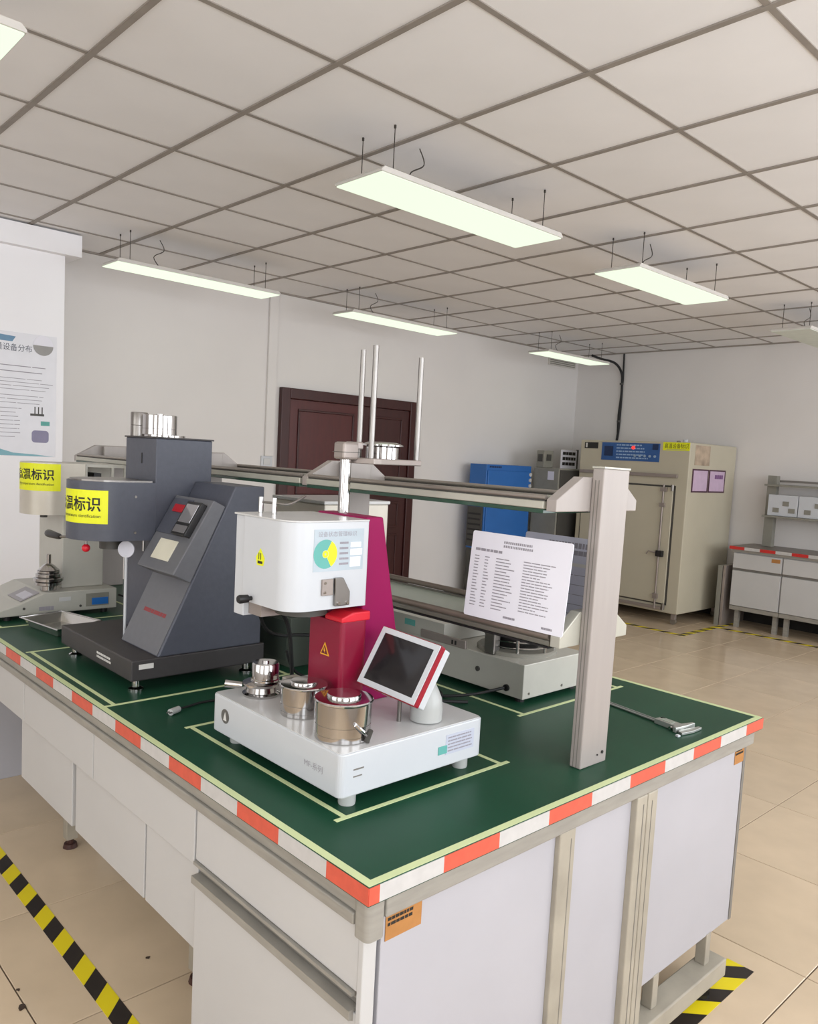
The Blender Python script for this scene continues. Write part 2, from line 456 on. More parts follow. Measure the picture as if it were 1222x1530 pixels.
# ================================================================== HANGING LIGHTS
def lamp(x0, x1, y0, y1, label, on=True, z=2.60):
    t = thing('hanging_panel_light', label, 'light', ((x0+x1)/2, (y0+y1)/2, z), 'hanging panel lights')
    O('housing', MB().prism([(x0, z), (x1, z), (x1, z+0.008), (x1-0.015, z+0.022), (x0+0.015, z+0.022), (x0, z+0.008)], 'Y', y0, y1), LAMPB, t, bevel=0.002)
    O('diffuser', MB().box(x0+0.006, x1-0.006, y0+0.006, y1-0.006, z-0.005, z-0.0002), DIFF if on else DIFFOFF, t)
    for x in (x0 + 0.10, x1 - 0.10):
        for y in (y0 + 0.05, y1 - 0.05):
            w_ = O('suspension_wire', MB().cyl((x, y, z+0.021), (x, y, HC-0.004), 0.0022, 6), WIRE, t)
            O('hook', MB().cyl((x, y, HC-0.016), (x, y, HC-0.004), 0.005, 8), WIRE, w_)
    cbl = smooth_path([(x0+0.35, (y0+y1)/2, z+0.022), (x0+0.30, (y0+y1)/2+0.02, z+0.10), (x0+0.36, (y0+y1)/2, z+0.15), (x0+0.33, (y0+y1)/2, HC-0.004)], 6)
    O('supply_cable', MB().tube(cbl, 0.0028, 6), WIRE, t)
    return t
lamp(1.24, 2.41, 1.53, 1.83, 'large lit panel light hanging nearest above the middle of the green bench')
lamp(3.10, 4.16, 1.52, 1.82, 'lit panel light hanging at right, in front of the oven')
lamp(1.24, 2.43, 4.00, 4.25, 'lit panel light hanging over the left back wall beside the beam')
lamp(3.13, 4.32, 4.05, 4.31, 'lit panel light hanging above the dark red door')
lamp(5.56, 6.64, 4.00, 4.26, 'lit panel light hanging in the far room corner above the oven')
lamp(-1.25, -0.066, 1.51, 1.77, 'lit panel light cut off by the top left edge of the picture')
lamp(5.40, 6.60, 1.48, 1.78, 'unlit panel light hanging at the far right near the wall', on=False)

# ================================================================== MAIN BENCH
WB = 1.5; LB = 3.0; ZT = 0.80
wt = thing('worktop', 'dark green laminate worktop with red and white striped edge', 'worktop', (WB/2, LB/2, 0.765))
O('slab', MB().box(0, WB, 0, LB, 0.765, ZT), GREEN, wt, bevel=0.0015)
def segs(parent, pts, horiz, z0, z1, off):
    for k in range(len(pts) - 1):
        a, b = pts[k], pts[k+1]
        mb = MB().box(a, b, off, 0, z0, z1) if horiz else MB().box(off, 0, a, b, z0, z1)
        O('edge_tape', mb, REDT if k % 2 == 0 else WHTT, parent)
yl = [0.0, 0.113] + [0.113 + 0.1472 * k for k in range(1, 20)]; yl = [y for y in yl if y < LB] + [LB]
segs(wt, yl, False, 0.768, 0.7985, -0.0012)
segs(wt, [0.0, 0.023, 0.174, 0.325, 0.48, 0.632, 0.786, 0.942, 1.085, 1.235, 1.39, WB], True, 0.768, 0.7985, -0.0012)
bt = MB(); tw = 0.017
bt.box(0.001, tw, 0.001, LB, ZT, ZT + 0.0006); bt.box(tw, WB - 0.001, 0.001, tw, ZT, ZT + 0.0006); bt.box(WB - tw, WB - 0.001, tw, LB, ZT, ZT + 0.0006)
O('border_tape', bt, LIME, wt)
def tframe(x0, x1, y0, y1, w_=0.011):
    m = MB(); z0, z1 = ZT + 0.0001, ZT + 0.0009
    m.box(x0 - 0.02, x1 + 0.02, y0, y0 + w_, z0, z1); m.box(x0 - 0.01, x1 + 0.01, y1 - w_, y1, z0, z1)
    m.box(x0, x0 + w_, y0 + w_, y1 - w_, z0, z1); m.box(x1 - w_, x1, y0 + w_, y1 - w_, z0, z1)
    O('outline_tape', m, LIME, wt)
tframe(0.120, 0.592, 0.214, 0.846); tframe(0.036, 0.60, 1.098, 1.77); tframe(0.915, 1.40, 0.415, 1.20); tframe(0.06, 0.62, 2.16, 2.80)

bf = thing('workbench', 'grey metal bench base with white end panels under green worktop', 'frame', (WB/2, LB/2, 0))
O('front_rail', MB().box(0.018, 0.05, 0.0505, LB - 0.02, 0.728, 0.765).box(0.012, 0.05, 0.0505, LB - 0.02, 0.706, 0.7279), RAIL, bf, bevel=0.003)
O('end_rail', MB().box(0.0525, WB - 0.02, 0.012, 0.045, 0.722, 0.765), RAIL, bf, bevel=0.003)
O('back_rail', MB().box(WB - 0.05, WB - 0.018, 0.045, LB - 0.02, 0.706, 0.765), RAIL, bf, bevel=0.003)
O('corner_cap', MB().prism(rrect(0.010, 0.052, 0.010, 0.050, 0.012), 'Z', 0.692, 0.7645), RAIL, bf)
for x0, x1, z0, z1 in ((0.058, 0.55, 0.12, 0.724), (0.607, 0.85, 0.12, 0.742), (0.944, 1.452, 0.186, 0.742)):
    O('end_panel', MB().box(x0, x1, 0.028, 0.044, z0, min(z1, 0.722)), CABP, bf, bevel=0.0015)
l1 = O('leg', MB().box(0.55, 0.607, 0.016, 0.05, 0.0, 0.722), RAILD, bf, bevel=0.003)
O('groove', MB().box(0.5895, 0.592, 0.0155, 0.02, 0.02, 0.70), CABG, l1)
l2 = O('leg', MB().box(0.85, 0.896, 0.012, 0.05, 0.0, 0.722).box(0.899, 0.944, 0.012, 0.05, 0.0, 0.722), RAILD, bf, bevel=0.003)
O('groove', MB().box(0.877, 0.880, 0.0112, 0.015, 0.02, 0.70).box(0.917, 0.919, 0.0112, 0.015, 0.02, 0.70), CABG, l2)
O('base_beam', MB().box(0.944, 1.405, 0.0, 0.066, 0.045, 0.098), RAILD, bf, bevel=0.004)
for x in (1.02, 1.33):
    O('foot', MB().cyl((x, 0.035, 0), (x, 0.035, 0.012), 0.025, 14).cyl((x, 0.035, 0.012), (x, 0.035, 0.05), 0.008, 10), BLK, bf)
for x in (1.04, 1.33):
    O('bracket_block', MB().box(x - 0.014, x + 0.014, 0.025, 0.055, 0.098, 0.19), RAILD, bf, bevel=0.002)
for yy in (0.98, 1.945, 2.88):
    for xx in (0.244, 1.256):
        lg = O('leg', MB().box(xx - 0.02, xx + 0.02, yy - 0.02, yy + 0.02, 0.035, 0.72), RAILD, bf, bevel=0.002)
        O('foot', MB().cyl((xx, yy, 0), (xx, yy, 0.016), 0.026, 14, 0.022).cyl((xx, yy, 0.016), (xx, yy, 0.04), 0.012, 10), M('foot_brown', (70, 42, 36), 0.5), lg)
O('side_edge', MB().box(1.452, 1.466, 0.026, 0.046, 0.186, 0.722), CABG, bf)

def label_card(x0, x1, z0, z1, y, label, seed):
    t = thing('cardboard_label', label, 'label', ((x0+x1)/2, y, z0))
    O('card', MB().box(x0, x1, y - 0.0012, y, z0, z1), CARD, t)
    O('lettering', scribble(x0 + 0.05*(x1-x0), x1 - 0.05*(x1-x0), z0 + 0.5*(z1-z0), z1 - 0.1*(z1-z0), 2, FY(0, y - 0.0013, 0), 0.7, 0.6, seed, (0.06, 0.14)), INK, t)
label_card(0.066, 0.152, 0.668, 0.716, 0.0275, 'brown cardboard label on the near bench corner below red tape', 3)
label_card(1.395, 1.452, 0.672, 0.722, 0.0275, 'brown cardboard label on the far right end of bench panel', 4)

def drawer_front(parent, y0, y1, z0, z1, x=0.04, name='drawer'):
    return O(name, MB().box(x - 0.018, x, y0 + 0.002, y1 - 0.002, z0, z1), CABW, parent, bevel=0.002)
# near cabinet: full height with a drawer above a door and channel handles
c = thing('bench_cabinet', 'near white bench cabinet with one drawer over a door and long channel handles', 'cabinet', (0.3, 0.33, 0))
O('body', MB().box(0.041, 0.62, 0.048, 0.612, 0.10, 0.704), CABW, c)
O('drawer', MB().box(0.022, 0.040, 0.044, 0.609, 0.585, 0.703), CABW, c, bevel=0.002)
O('handle', MB().prism([(0.016, 0.583), (0.040, 0.583), (0.040, 0.566), (0.030, 0.566), (0.030, 0.574), (0.016, 0.576)], 'Y', 0.05, 0.609), RAIL, c)
O('handle_recess', MB().box(0.034, 0.0405, 0.05, 0.609, 0.553, 0.566), CABG, c)
dr = O('door', MB().box(0.022, 0.040, 0.044, 0.609, 0.11, 0.545), CABW, c, bevel=0.002)
O('handle', MB().prism([(0.012, 0.551), (0.040, 0.551), (0.040, 0.546), (0.022, 0.546), (0.022, 0.530), (0.012, 0.534)], 'Y', 0.05, 0.609), RAIL, dr)
O('stile', MB().box(0.020, 0.05, 0.029, 0.0425, 0.06, 0.690), CABW, c, bevel=0.002)
# hung drawers and the cabinet below them
for i, (a, b, lb) in enumerate(((0.616, 1.19, 'white bench drawer unit next to the near cabinet'), (1.193, 1.766, 'middle white bench drawer unit over sliding doors'), (1.769, 2.34, 'white bench drawer unit at the left picture edge'))):
    q = thing('drawer_unit', lb, 'drawer', (0.3, (a+b)/2, 0.568), 'white drawers along the bench side')
    O('body', MB().box(0.041, 0.60, a + 0.002, b - 0.002, 0.569, 0.704), CABW, q)
    O('drawer_front', MB().box(0.022, 0.040, a + 0.001, b - 0.001, 0.569, 0.703), CABW, q, bevel=0.002)
q = thing('hung_cabinet', 'low white cabinet with three doors hung under bench drawers', 'cabinet', (0.3, 1.2, 0.36))
O('body', MB().box(0.060, 0.60, 0.620, 1.825, 0.362, 0.566), CABW, q)
for a, b in ((0.618, 0.880), (0.889, 1.345), (1.372, 1.825)):
    O('door', MB().box(0.034, 0.058, a, b, 0.36, 0.563), CABW, q, bevel=0.002)
O('door_gap_trim', MB().box(0.046, 0.0595, 0.881, 0.888, 0.37, 0.563).box(0.046, 0.0595, 1.347, 1.370, 0.37, 0.563), CABG, q)
c = thing('floor_cabinet', 'white cabinet side panel in the knee space under the left bench end', 'cabinet', (0.35, 2.83, 0))
O('body', MB().box(0.06, 0.66, 2.71, 2.96, 0.0, 0.704), CABP, c, bevel=0.002)
O('door', MB().box(0.04, 0.059, 2.712, 2.958, 0.02, 0.56), CABW, c, bevel=0.002)
O('drawer', MB().box(0.04, 0.059, 2.712, 2.958, 0.57, 0.70), CABW, c, bevel=0.002)

# ================================================================== REAGENT RACK
rk = thing('reagent_rack', 'two tier shelf rack of pale metal posts along the bench middle', 'rack', (0.7625, 1.48, ZT))
PX0, PX1 = 0.710, 0.815
for i, y in enumerate((0.10, 1.02, 1.94, 2.86)):
    lean = Matrix.Translation((0.7625, y, ZT)) @ Matrix.Rotation(math.radians(0.75 if i == 0 else 0), 4, 'Y') @ Matrix.Translation((-0.7625, -y, -ZT))
    po = O('post', MB().prism([(PX0, y-0.014), (PX1, y-0.014), (PX1, y+0.017), (PX0, y+0.017)], 'Z', ZT, 1.497 if i == 0 else 1.474).xf(lean), ALU, rk, bevel=0.003)
    sl = MB(); sl.box(PX0 - 0.0008, PX0 + 0.002, y - 0.003, y - 0.001, ZT + 0.002, 1.47); sl.box(PX0 - 0.0008, PX0 + 0.002, y + 0.006, y + 0.008, ZT + 0.002, 1.47)
    O('groove', sl.xf(lean), CABG, po)
    if i == 0: O('cap', MB().box(PX0 - 0.001, PX1 + 0.001, y - 0.015, y + 0.018, 1.497, 1.501).xf(lean), ALUG, po)
    for z in (1.398, 1.088):
        xa_ = 0.592 if z > 1.2 else 0.640
        O('bracket', MB().prism([(xa_, z), (xa_, z+0.026), (0.685 if z > 1.2 else 0.710, z+0.078), (0.84, z+0.078), (0.915, z+0.026), (0.915, z)], 'Y', y + 0.0175, y + 0.045), ALU if z > 1.2 else ALUG, rk, bevel=0.002)
    if i == 0:
        O('screw', MB().cyl((0.795, y-0.0141, 0.826), (0.795, y-0.0165, 0.826), 0.004, 8).cyl((0.775, y-0.0141, 0.823), (0.775, y-0.0165, 0.823), 0.002, 8), DRK, po)
for y0, y1 in ((0.152, 1.04), (1.075, 1.96), (1.995, 2.88)):
    for x in (0.600, 0.905):
        up_ = O('shelf_rail', MB().box(x - 0.010, x + 0.010, y0, y1, 1.402, 1.419), ALUG, rk, bevel=0.002)
        O('guard_rod', MB().cyl((x, y0, 1.4275), (x, y1, 1.4275), 0.006, 12), M('guard_rod_metal', (150, 142, 134), 0.35, 0.5), up_, smooth=True)
        O('rod_shadow_gap', MB().box(x - 0.0045, x + 0.0045, y0, y1, 1.419, 1.422), DKG, up_)
    for x in (0.648, 0.905):
        tb = O('shelf_rail', MB().cyl((x, y0, 1.108), (x, y1, 1.108), 0.0085, 14), TUBE, rk, smooth=True)
        sx = 0.004 if x < 0.7 else -0.004
        O('lower_rail', MB().box(x + sx - 0.006, x + sx + 0.006, y0, y1, 1.086, 1.0985), M('lower_rail_grey', (120, 118, 108), 0.4, 0.2), tb, bevel=0.002)
        O('rail_shade_strip', MB().box(x + sx - 0.008, x + sx + 0.008, y0, y1, 1.081, 1.0855), RUB, tb)  # black strip stands in for the shadow beneath the rail
    O('glass_shelf', MB().box(0.592, 0.913, y0, y1, 1.392, 1.4015), M('green_glass_dark', (48, 76, 62), 0.15), rk, bevel=0.001)
    O('lower_shelf', MB().box(0.661, 0.894, y0, y1, 1.086, 1.094), FROST, rk, bevel=0.001)

# ---- notice sheets standing on the rack
def sheet(name, label, x, y0, y1, z0, z1, mat, seed, lean=0.02, detail=True):
    t = thing(name, label, 'notice', (x, (y0+y1)/2, z0))
    up = Vector((lean, 0, z1 - z0)).normalized()
    m = frame((x, y1, z0), (0, -1, 0), up); W = y1 - y0; H = (z1 - z0)
    O('sheet', MB().prism(rrect(0, W, 0, H, 0.006, 4), 'Z', -0.0015, 0.0).xf(m), mat, t)
    if detail:
        O('title_lettering', scribble(0.34*W, 0.64*W, 0.84*H, 0.93*H, 2, m, 0.95, 0.6, seed, (0.03, 0.06)), GREYINK, t)
        pr_ = scribble(0.05*W, 0.36*W, 0.76*H, 0.82*H, 1, m, 0.9, 0.5, seed+1, (0.1, 0.2))
        for a, b in ((0.05, 0.12), (0.16, 0.22), (0.28, 0.50)):
            q_ = scribble(a*W, b*W, 0.12*H, 0.73*H, 17, m, 0.5, 0.32, seed + int(a*100), (0.2, 0.6)); pr_.add(q_.v, q_.f)
        q_ = scribble(0.56*W, 0.88*W, 0.16*H, 0.74*H, 18, m, 0.5, 0.34, seed+9, (0.08, 0.3)); pr_.add(q_.v, q_.f)
        q_ = scribble(0.42*W, 0.55*W, 0.05*H, 0.09*H, 1, m, 0.9, 0.6, seed+10, (0.2, 0.4)); pr_.add(q_.v, q_.f)
        q_ = scribble(0.80*W, 0.90*W, 0.03*H, 0.07*H, 1, m, 0.9, 0.6, seed+11, (0.2, 0.4)); pr_.add(q_.v, q_.f)
        O('printed_lines', pr_, GREYINK, t)
    else:
        pr_ = scribble(0.35*W, 0.95*W, 0.86*H, 0.95*H, 1, m, 0.95, 0.7, seed, (0.04, 0.08))
        q_ = scribble(0.70*W, 0.92*W, 0.78*H, 0.86*H, 1, m, 0.95, 0.7, seed+3, (0.2, 0.3)); pr_.add(q_.v, q_.f)
        q_ = scribble(0.05*W, 0.95*W, 0.05*H, 0.62*H, 5, m, 0.95, 0.06, seed+4, (0.3, 0.9)); pr_.add(q_.v, q_.f)
        O('printed_lines', pr_, GREYINK, t)
        O('header_strip', MB().box(0, W, 0.66*H, 0.70*H, 0.0001, 0.0004).xf(m), WHITEINK, t)
    return t
sheet('notice_sheet', 'white printed notice sheet standing on the lower shelf rail in front', 0.634, 0.108, 0.410, 1.1165, 1.328, PAPER, 11)
sheet('notice_sheet', 'pale lilac notice sheet standing behind the white printed sheet', 0.862, 0.195, 0.425, 1.100, 1.318, PAPERG, 31, detail=False)

# ================================================================== DARK GREY TESTER
t = thing('melt_tester', 'dark slate grey melt tester with sloped control panel and overhanging drum', 'instrument', (0.33, 1.43, ZT))
ba = O('base', MB().box(0.113, 0.545, 1.165, 1.70, 0.835, 0.895), SLATEB, t, bevel=0.004)
O('lettering', scribble(0, 0.105, 0, 0.022, 2, FX(0.1128, 1.405, 0.853), 0.9, 0.6, 5, (0.05, 0.12)), WHITEINK, ba)
O('nameplate', MB().box(0.135, 0.178, 1.1635, 1.165, 0.868, 0.882), WHITEINK, ba)
for x, y in ((0.146, 1.205), (0.146, 1.66), (0.505, 1.205), (0.505, 1.66)):
    O('foot', MB().lathe(x, y, [(0.021, ZT), (0.021, ZT+0.005), (0.012, ZT+0.010), (0.010, 0.835)], 20), CHROME, t, smooth=True)
SF0 = Vector((0.190, 0, 0.895)); SD = Vector((0.235, 0, 0.49)).normalized(); SN = Vector((-SD.z, 0, SD.x))
def sp(s_, y, n): return SF0 + SD * s_ + SN * n + Vector((0, y, 0))
bd = O('sloped_body', MB().prism([(0.190, 0.895), (0.530, 0.895), (0.526, 1.385), (0.425, 1.385)], 'Y', 1.166, 1.415), SLATE, t, bevel=0.004)
fp = MB()
fp.add([sp(0.004, 1.172, 0.0), sp(0.30, 1.172, 0.0), sp(0.30, 1.41, 0.0), sp(0.004, 1.41, 0.0), sp(0.004, 1.172, 0.002), sp(0.30, 1.172, 0.002), sp(0.30, 1.41, 0.002), sp(0.004, 1.41, 0.002)],
       [(0,3,2,1),(4,5,6,7),(0,1,5,4),(1,2,6,5),(2,3,7,6),(3,0,4,7)])
O('front_panel_lit', fp, SLATE_LIT, t)  # thin plate in paler slate paints the extra light on the upward slope
sm = frame(sp(0.10, 1.40, 0.0022), (0, -1, 0), SD)
O('red_lettering', scribble(0.04, 0.19, 0.0, 0.030, 1, sm, 0.95, 0.4, 8, (0.08, 0.3)), REDINK, fp and bd)
def sbox(name, s0, s1, y0, y1, na0, na1, mat, parent, bevel=0.002, nb=0.0):
    mb = MB(); mb.add([sp(s0,y0,nb), sp(s1,y0,nb), sp(s1,y1,nb), sp(s0,y1,nb), sp(s0,y0,na0), sp(s1,y0,na1), sp(s1,y1,na1), sp(s0,y1,na0)],
       [(0,3,2,1),(4,5,6,7),(0,1,5,4),(1,2,6,5),(2,3,7,6),(3,0,4,7)])
    return O(name, mb, mat, parent, bevel=bevel)
cb = sbox('control_box', 0.228, 0.475, 1.170, 1.405, 0.064, 0.044, SLATE_LIT, t, 0.003)
def nb_(s_): return 0.064 - (s_ - 0.228) / 0.247 * 0.020
sbox('printed_plate', 0.262, 0.328, 1.235, 1.345, nb_(0.262)+0.003, nb_(0.328)+0.003, M('ivory_plate', (214, 210, 192), 0.4), cb, 0.001, nb=0.05)
ct = sbox('temperature_controller', 0.345, 0.455, 1.188, 1.275, nb_(0.345)+0.020, nb_(0.455)+0.020, BLK, t, 0.002, nb=0.046)
sbox('display', 0.385, 0.446, 1.196, 1.267, nb_(0.385)+0.0215, nb_(0.446)+0.0215, M('lcd_grey', (150, 148, 150), 0.08, 0.5), ct, 0.001, nb=0.06)
sbox('key_strip', 0.352, 0.376, 1.196, 1.267, nb_(0.352)+0.0215, nb_(0.376)+0.0215, M('key_grey', (104, 102, 104), 0.4), ct, 0.001, nb=0.06)
sbox('upper_panel', 0.345, 0.465, 1.278, 1.400, nb_(0.345)+0.003, nb_(0.465)+0.003, SLATE, t, 0.001, nb=0.04)
sbox('power_switch', 0.418, 0.444, 1.30, 1.365, nb_(0.418)+0.008, nb_(0.444)+0.008, M('switch_red', (168, 24, 36), 0.4), t, 0.002, nb=0.04)
col = O('tower', MB().box(0.290, 0.482, 1.415, 1.636, 0.895, 1.516), SLATE, t, bevel=0.003)
O('lid', MB().box(0.286, 0.486, 1.411, 1.640, 1.516, 1.521), SLATEB, col, bevel=0.001)
O('slot', MB().box(0.2885, 0.2905, 1.512, 1.517, 1.435, 1.468), DRK, col)
CX, CY, RD = 0.183, 1.5255, 0.1155
poly = [(0.289, CY - RD), (0.289, CY + RD)]
poly += [(CX + RD * math.cos(math.radians(a)), CY + RD * math.sin(math.radians(a))) for a in range(90, 271, 9)]
dm = O('heating_drum', MB().prism(poly, 'Z', 1.20, 1.378), SLATE, t, smooth=True)
poly2 = [(CX + (q[0]-CX)*0.93, CY + (q[1]-CY)*0.93) for q in poly]
O('top_plate', MB().prism(poly2, 'Z', 1.378, 1.383), STEEL, dm)
for x, z in ((0.225, 1.335), (0.225, 1.225)):
    O('screw', MB().cyl((x, CY-RD, z), (x, CY-RD-0.003, z), 0.004, 8), STEEL, dm)
O('barrel', MB().cyl((0.20, CY, 1.165), (0.20, CY, 1.20), 0.035, 20), DKG, t, smooth=True)
O('pin', MB().cyl((0.262, 1.43, 1.165), (0.262, 1.43, 1.20), 0.004, 8), STEEL, t)
def wrap(cx, cy, r, phi0, W, dz, lift):
    def f(v):
        ph = phi0 + (W - v.x) / r
        return Vector((cx - (r + lift + v.z) * math.sin(ph), cy - (r + lift + v.z) * math.cos(ph), dz + v.y))
    return f
def wrap_sheet(cx, cy, r, phi0, W, z0, z1, lift, n=14):
    mb = MB(); vs = []
    for k in range(n + 1):
        for z in (z0, z1):
            for l in (lift, lift + 0.0006):
                ph = phi0 + W / r * k / n
                vs.append((cx - (r+l)*math.sin(ph), cy - (r+l)*math.cos(ph), z))
    fs = []
    for k in range(n):
        a, b = 4*k, 4*k+4
        fs += [(a+1, a+3, b+3, b+1), (a, b, b+2, a+2), (a, a+1, b+1, b), (a+2, b+2, b+3, a+3)]
    fs += [(0, 2, 3, 1), (4*n, 4*n+1, 4*n+3, 4*n+2)]
    return mb.add(vs, fs)
ph0 = math.radians(20)
sg = O('warning_label', wrap_sheet(CX, CY, RD, ph0, 0.215, 1.252, 1.352, 0.0004), YEL, t)
text('高温标识', 0.046, None, INK, sg, width=0.178, bend=wrap(CX, CY, RD, ph0 + 0.022/RD, 0.178, 1.293, 0.0016), bold=0.0008)
text('High temperature identification', 0.014, None, INK, sg, name='small_lettering', width=0.17, bend=wrap(CX, CY, RD, ph0 + 0.022/RD, 0.17, 1.270, 0.0016))
h = O('lever', MB().tube([(0.085, 1.545, 1.203), (0.064, 1.58, 1.199)], 0.004, 8), STEEL, t)
O('grip', MB().lathe(0, 0, [(0.006, 0), (0.009, 0.01), (0.0125, 0.085), (0.012, 0.105), (0.008, 0.112)], 14).xf(Matrix.Translation((0.064, 1.580, 1.199)) @ Matrix.Rotation(math.radians(-90), 4, 'X')), BLK, h, smooth=True)
k_ = O('knob_rod', MB().cyl((0.112, 1.50, 1.175), (0.112, 1.50, 1.20), 0.004, 8), STEEL, t)
O('red_knob', MB().sphere((0.112, 1.50, 1.172), 0.0125, 10), REDP, k_, smooth=True)
st = O('mirror_stalk', MB().cyl((0.222, 1.462, 0.895), (0.222, 1.462, 1.15), 0.0048, 10), WHITEM, t, smooth=True)
dn = Vector((-0.70, -0.70, 0.05)).normalized(); dc = Vector((0.222, 1.462, 1.168))
O('mirror_disc', MB().cyl(dc - dn*0.003, dc + dn*0.003, 0.026, 28), M('mirror_back', (206, 206, 216), 0.4), st, bevel=0.001)
# chrome weights on top of the tower
wq = thing('weight_disc', 'two chrome weights on a plate on top of the dark tester tower', 'weight', (0.36, 1.52, 1.521))
O('plate', MB().lathe(0.365, 1.515, [(0.064, 1.521), (0.064, 1.527), (0.062, 1.528)], 36), CHROME, wq, smooth=True)
O('large_weight', MB().lathe(0.352, 1.525, [(0.0535, 1.528), (0.0535, 1.5445), (0.0535, 1.5455), (0.0525, 1.546), (0.0525, 1.547), (0.0535, 1.5475), (0.0535, 1.5485), (0.0535, 1.5885), (0.0535, 1.5895), (0.0525, 1.591), (0.012, 1.591), (0.012, 1.594)], 36), CHROME, wq, smooth=True)
O('small_weight', MB().lathe(0.318, 1.602, [(0.027, 1.521), (0.027, 1.5545), (0.026, 1.5555), (0.027, 1.5565), (0.027, 1.596), (0.026, 1.598)], 28), STEEL, wq, smooth=True)

# ================================================================== WHITE AND MAGENTA TESTER
t = thing('melt_tester', 'white and magenta melt tester with tilted touch screen in front on the bench', 'instrument', (0.32, 0.475, ZT))
ba = O('base', MB().prism(rrect(0.118, 0.528, 0.232, 0.725, 0.014, 5), 'Z', 0.832, 0.920), WHITEM, t, bevel=0.003)
O('top_plate', MB().prism(rrect(0.121, 0.525, 0.236, 0.721, 0.012, 5), 'Z', 0.920, 0.9215), WHITET, ba)
for x, y in ((0.168, 0.270), (0.498, 0.270), (0.168, 0.690), (0.498, 0.690)):
    O('foot', MB().lathe(x, y, [(0.017, ZT), (0.018, ZT+0.004), (0.018, 0.826), (0.012, 0.832)], 20), CLEARP, t, smooth=True)
text('MF-系列', 0.017, FX(0.1176, 0.352, 0.866), GREYINK, ba, width=0.062)
O('slot_mark', MB().box(0.150, 0.176, 0.2312, 0.232, 0.884, 0.887).box(0.150, 0.172, 0.2312, 0.232, 0.870, 0.8725), CABG, ba)
em = O('emblem', MB().cyl((0.118, 0.665, 0.878), (0.1172, 0.665, 0.878), 0.017, 24), M('emblem_grey', (112, 110, 108), 0.4, 0.4), ba)
O('emblem_mark', MB().prism([(0.672, 0.868), (0.658, 0.868), (0.665, 0.888)], 'X', 0.1166, 0.1172), WHITEINK, em)
sk = O('status_sticker', MB().box(0.408, 0.498, 0.2311, 0.232, 0.858, 0.902), M('sticker_lilac', (188, 192, 206), 0.5), ba)
O('teal_mark', MB().box(0.385, 0.412, 0.2306, 0.2316, 0.862, 0.880), TEAL, ba)
O('printed_lines', scribble(0.414, 0.494, 0.862, 0.899, 5, FY(0, 0.2310, 0), 0.9, 0.4, 3), GREYINK, sk)
# head
hd = O('head_cover', MB().prism(rrect(0.130, 0.345, 0.447, 0.632, (0.05, 0.006, 0.004, 0.004), 10), 'Z', 1.158, 1.350), WHITEM, t, smooth=True)
O('head_lid', MB().prism(rrect(0.129, 0.346, 0.446, 0.6745, (0.050, 0.006, 0.004, 0.004), 10), 'Z', 1.3505, 1.354), WHITET, t)
O('side_cheek', MB().box(0.136, 0.345, 0.6335, 0.674, 1.120, 1.3495), WHITEM, t, bevel=0.002)
O('gusset', MB().prism([(0.15, 1.157), (0.33, 1.157), (0.33, 1.125), (0.15, 1.125)], 'Y', 0.58, 0.632), SATIN, t)
O('furnace_collar', MB().cyl((0.235, 0.545, 1.135), (0.235, 0.545, 1.158), 0.06, 28), DKG, t, smooth=True)
kb = O('knob', MB().lathe(0, 0, [(0.005, 0), (0.005, 0.008), (0.009, 0.010), (0.010, 0.030), (0.008, 0.034)], 16).xf(Matrix.Translation((0.130, 0.590, 1.168)) @ Matrix.Rotation(math.radians(-90), 4, 'Y')), BLK, t, smooth=True)
wl = O('hot_label', MB().prism([(0.547, 1.246), (0.572, 1.246), (0.577, 1.263), (0.5595, 1.284), (0.542, 1.263)], 'X', 0.1294, 0.130), YEL, hd)
O('hot_mark', MB().box(0.1290, 0.1294, 0.550, 0.569, 1.250, 1.256).box(0.1290, 0.1294, 0.556, 0.5585, 1.259, 1.274).box(0.1290, 0.1294, 0.5635, 0.566, 1.259, 1.274), INK, wl)
stk = O('status_sticker', MB().box(0.190, 0.328, 0.4462, 0.447, 1.243, 1.335), M('sticker_clear', (176, 188, 196), 0.4), hd)
text('设备状态管理标识', 0.0125, FY(0.200, 0.4459, 1.320), GREYINK, stk, width=0.106)
m_ = FY(0.2215, 0.4459, 1.281)
def disc_sector(a0, a1, r0, r1, m, lift=0.0, n=20):
    mb = MB(); vs = []; fs = []
    for i in range(n + 1):
        a = math.radians(a0 + (a1 - a0) * i / n)
        vs += [(r0*math.cos(a), r0*math.sin(a), lift), (r1*math.cos(a), r1*math.sin(a), lift)]
    for i in range(n): fs.append((2*i, 2*i+1, 2*i+3, 2*i+2))
    return mb.add(vs, fs).xf(m)
O('teal_sector', disc_sector(60, 300, 0.009, 0.032, m_), TEAL, stk)
O('yellow_sector', disc_sector(-60, 60, 0.009, 0.032, m_), YEL, stk)
O('sector_mark', disc_sector(0, 360, 0.002, 0.008, m_, 0.0001), YEL, stk)
O('printed_lines', scribble(0.260, 0.286, 1.252, 1.310, 5, FY(0, 0.4460, 0), 0.9, 0.4, 13, (0.2, 0.4)), GREYINK, stk)
O('blank_boxes', MB().box(0.290, 0.320, 0.4456, 0.4461, 1.250, 1.272).box(0.290, 0.324, 0.4456, 0.4461, 1.276, 1.290).box(0.290, 0.320, 0.4456, 0.4461, 1.294, 1.305), PAPER, stk)
lt = O('latch_plate', MB().box(0.214, 0.244, 0.442, 0.447, 1.190, 1.226), SATIN, t, bevel=0.001)
O('latch_hook', MB().prism([(0.246, 1.228), (0.268, 1.228), (0.288, 1.196), (0.288, 1.165), (0.248, 1.165)], 'Y', 0.437, 0.446), STEEL, t, bevel=0.002)
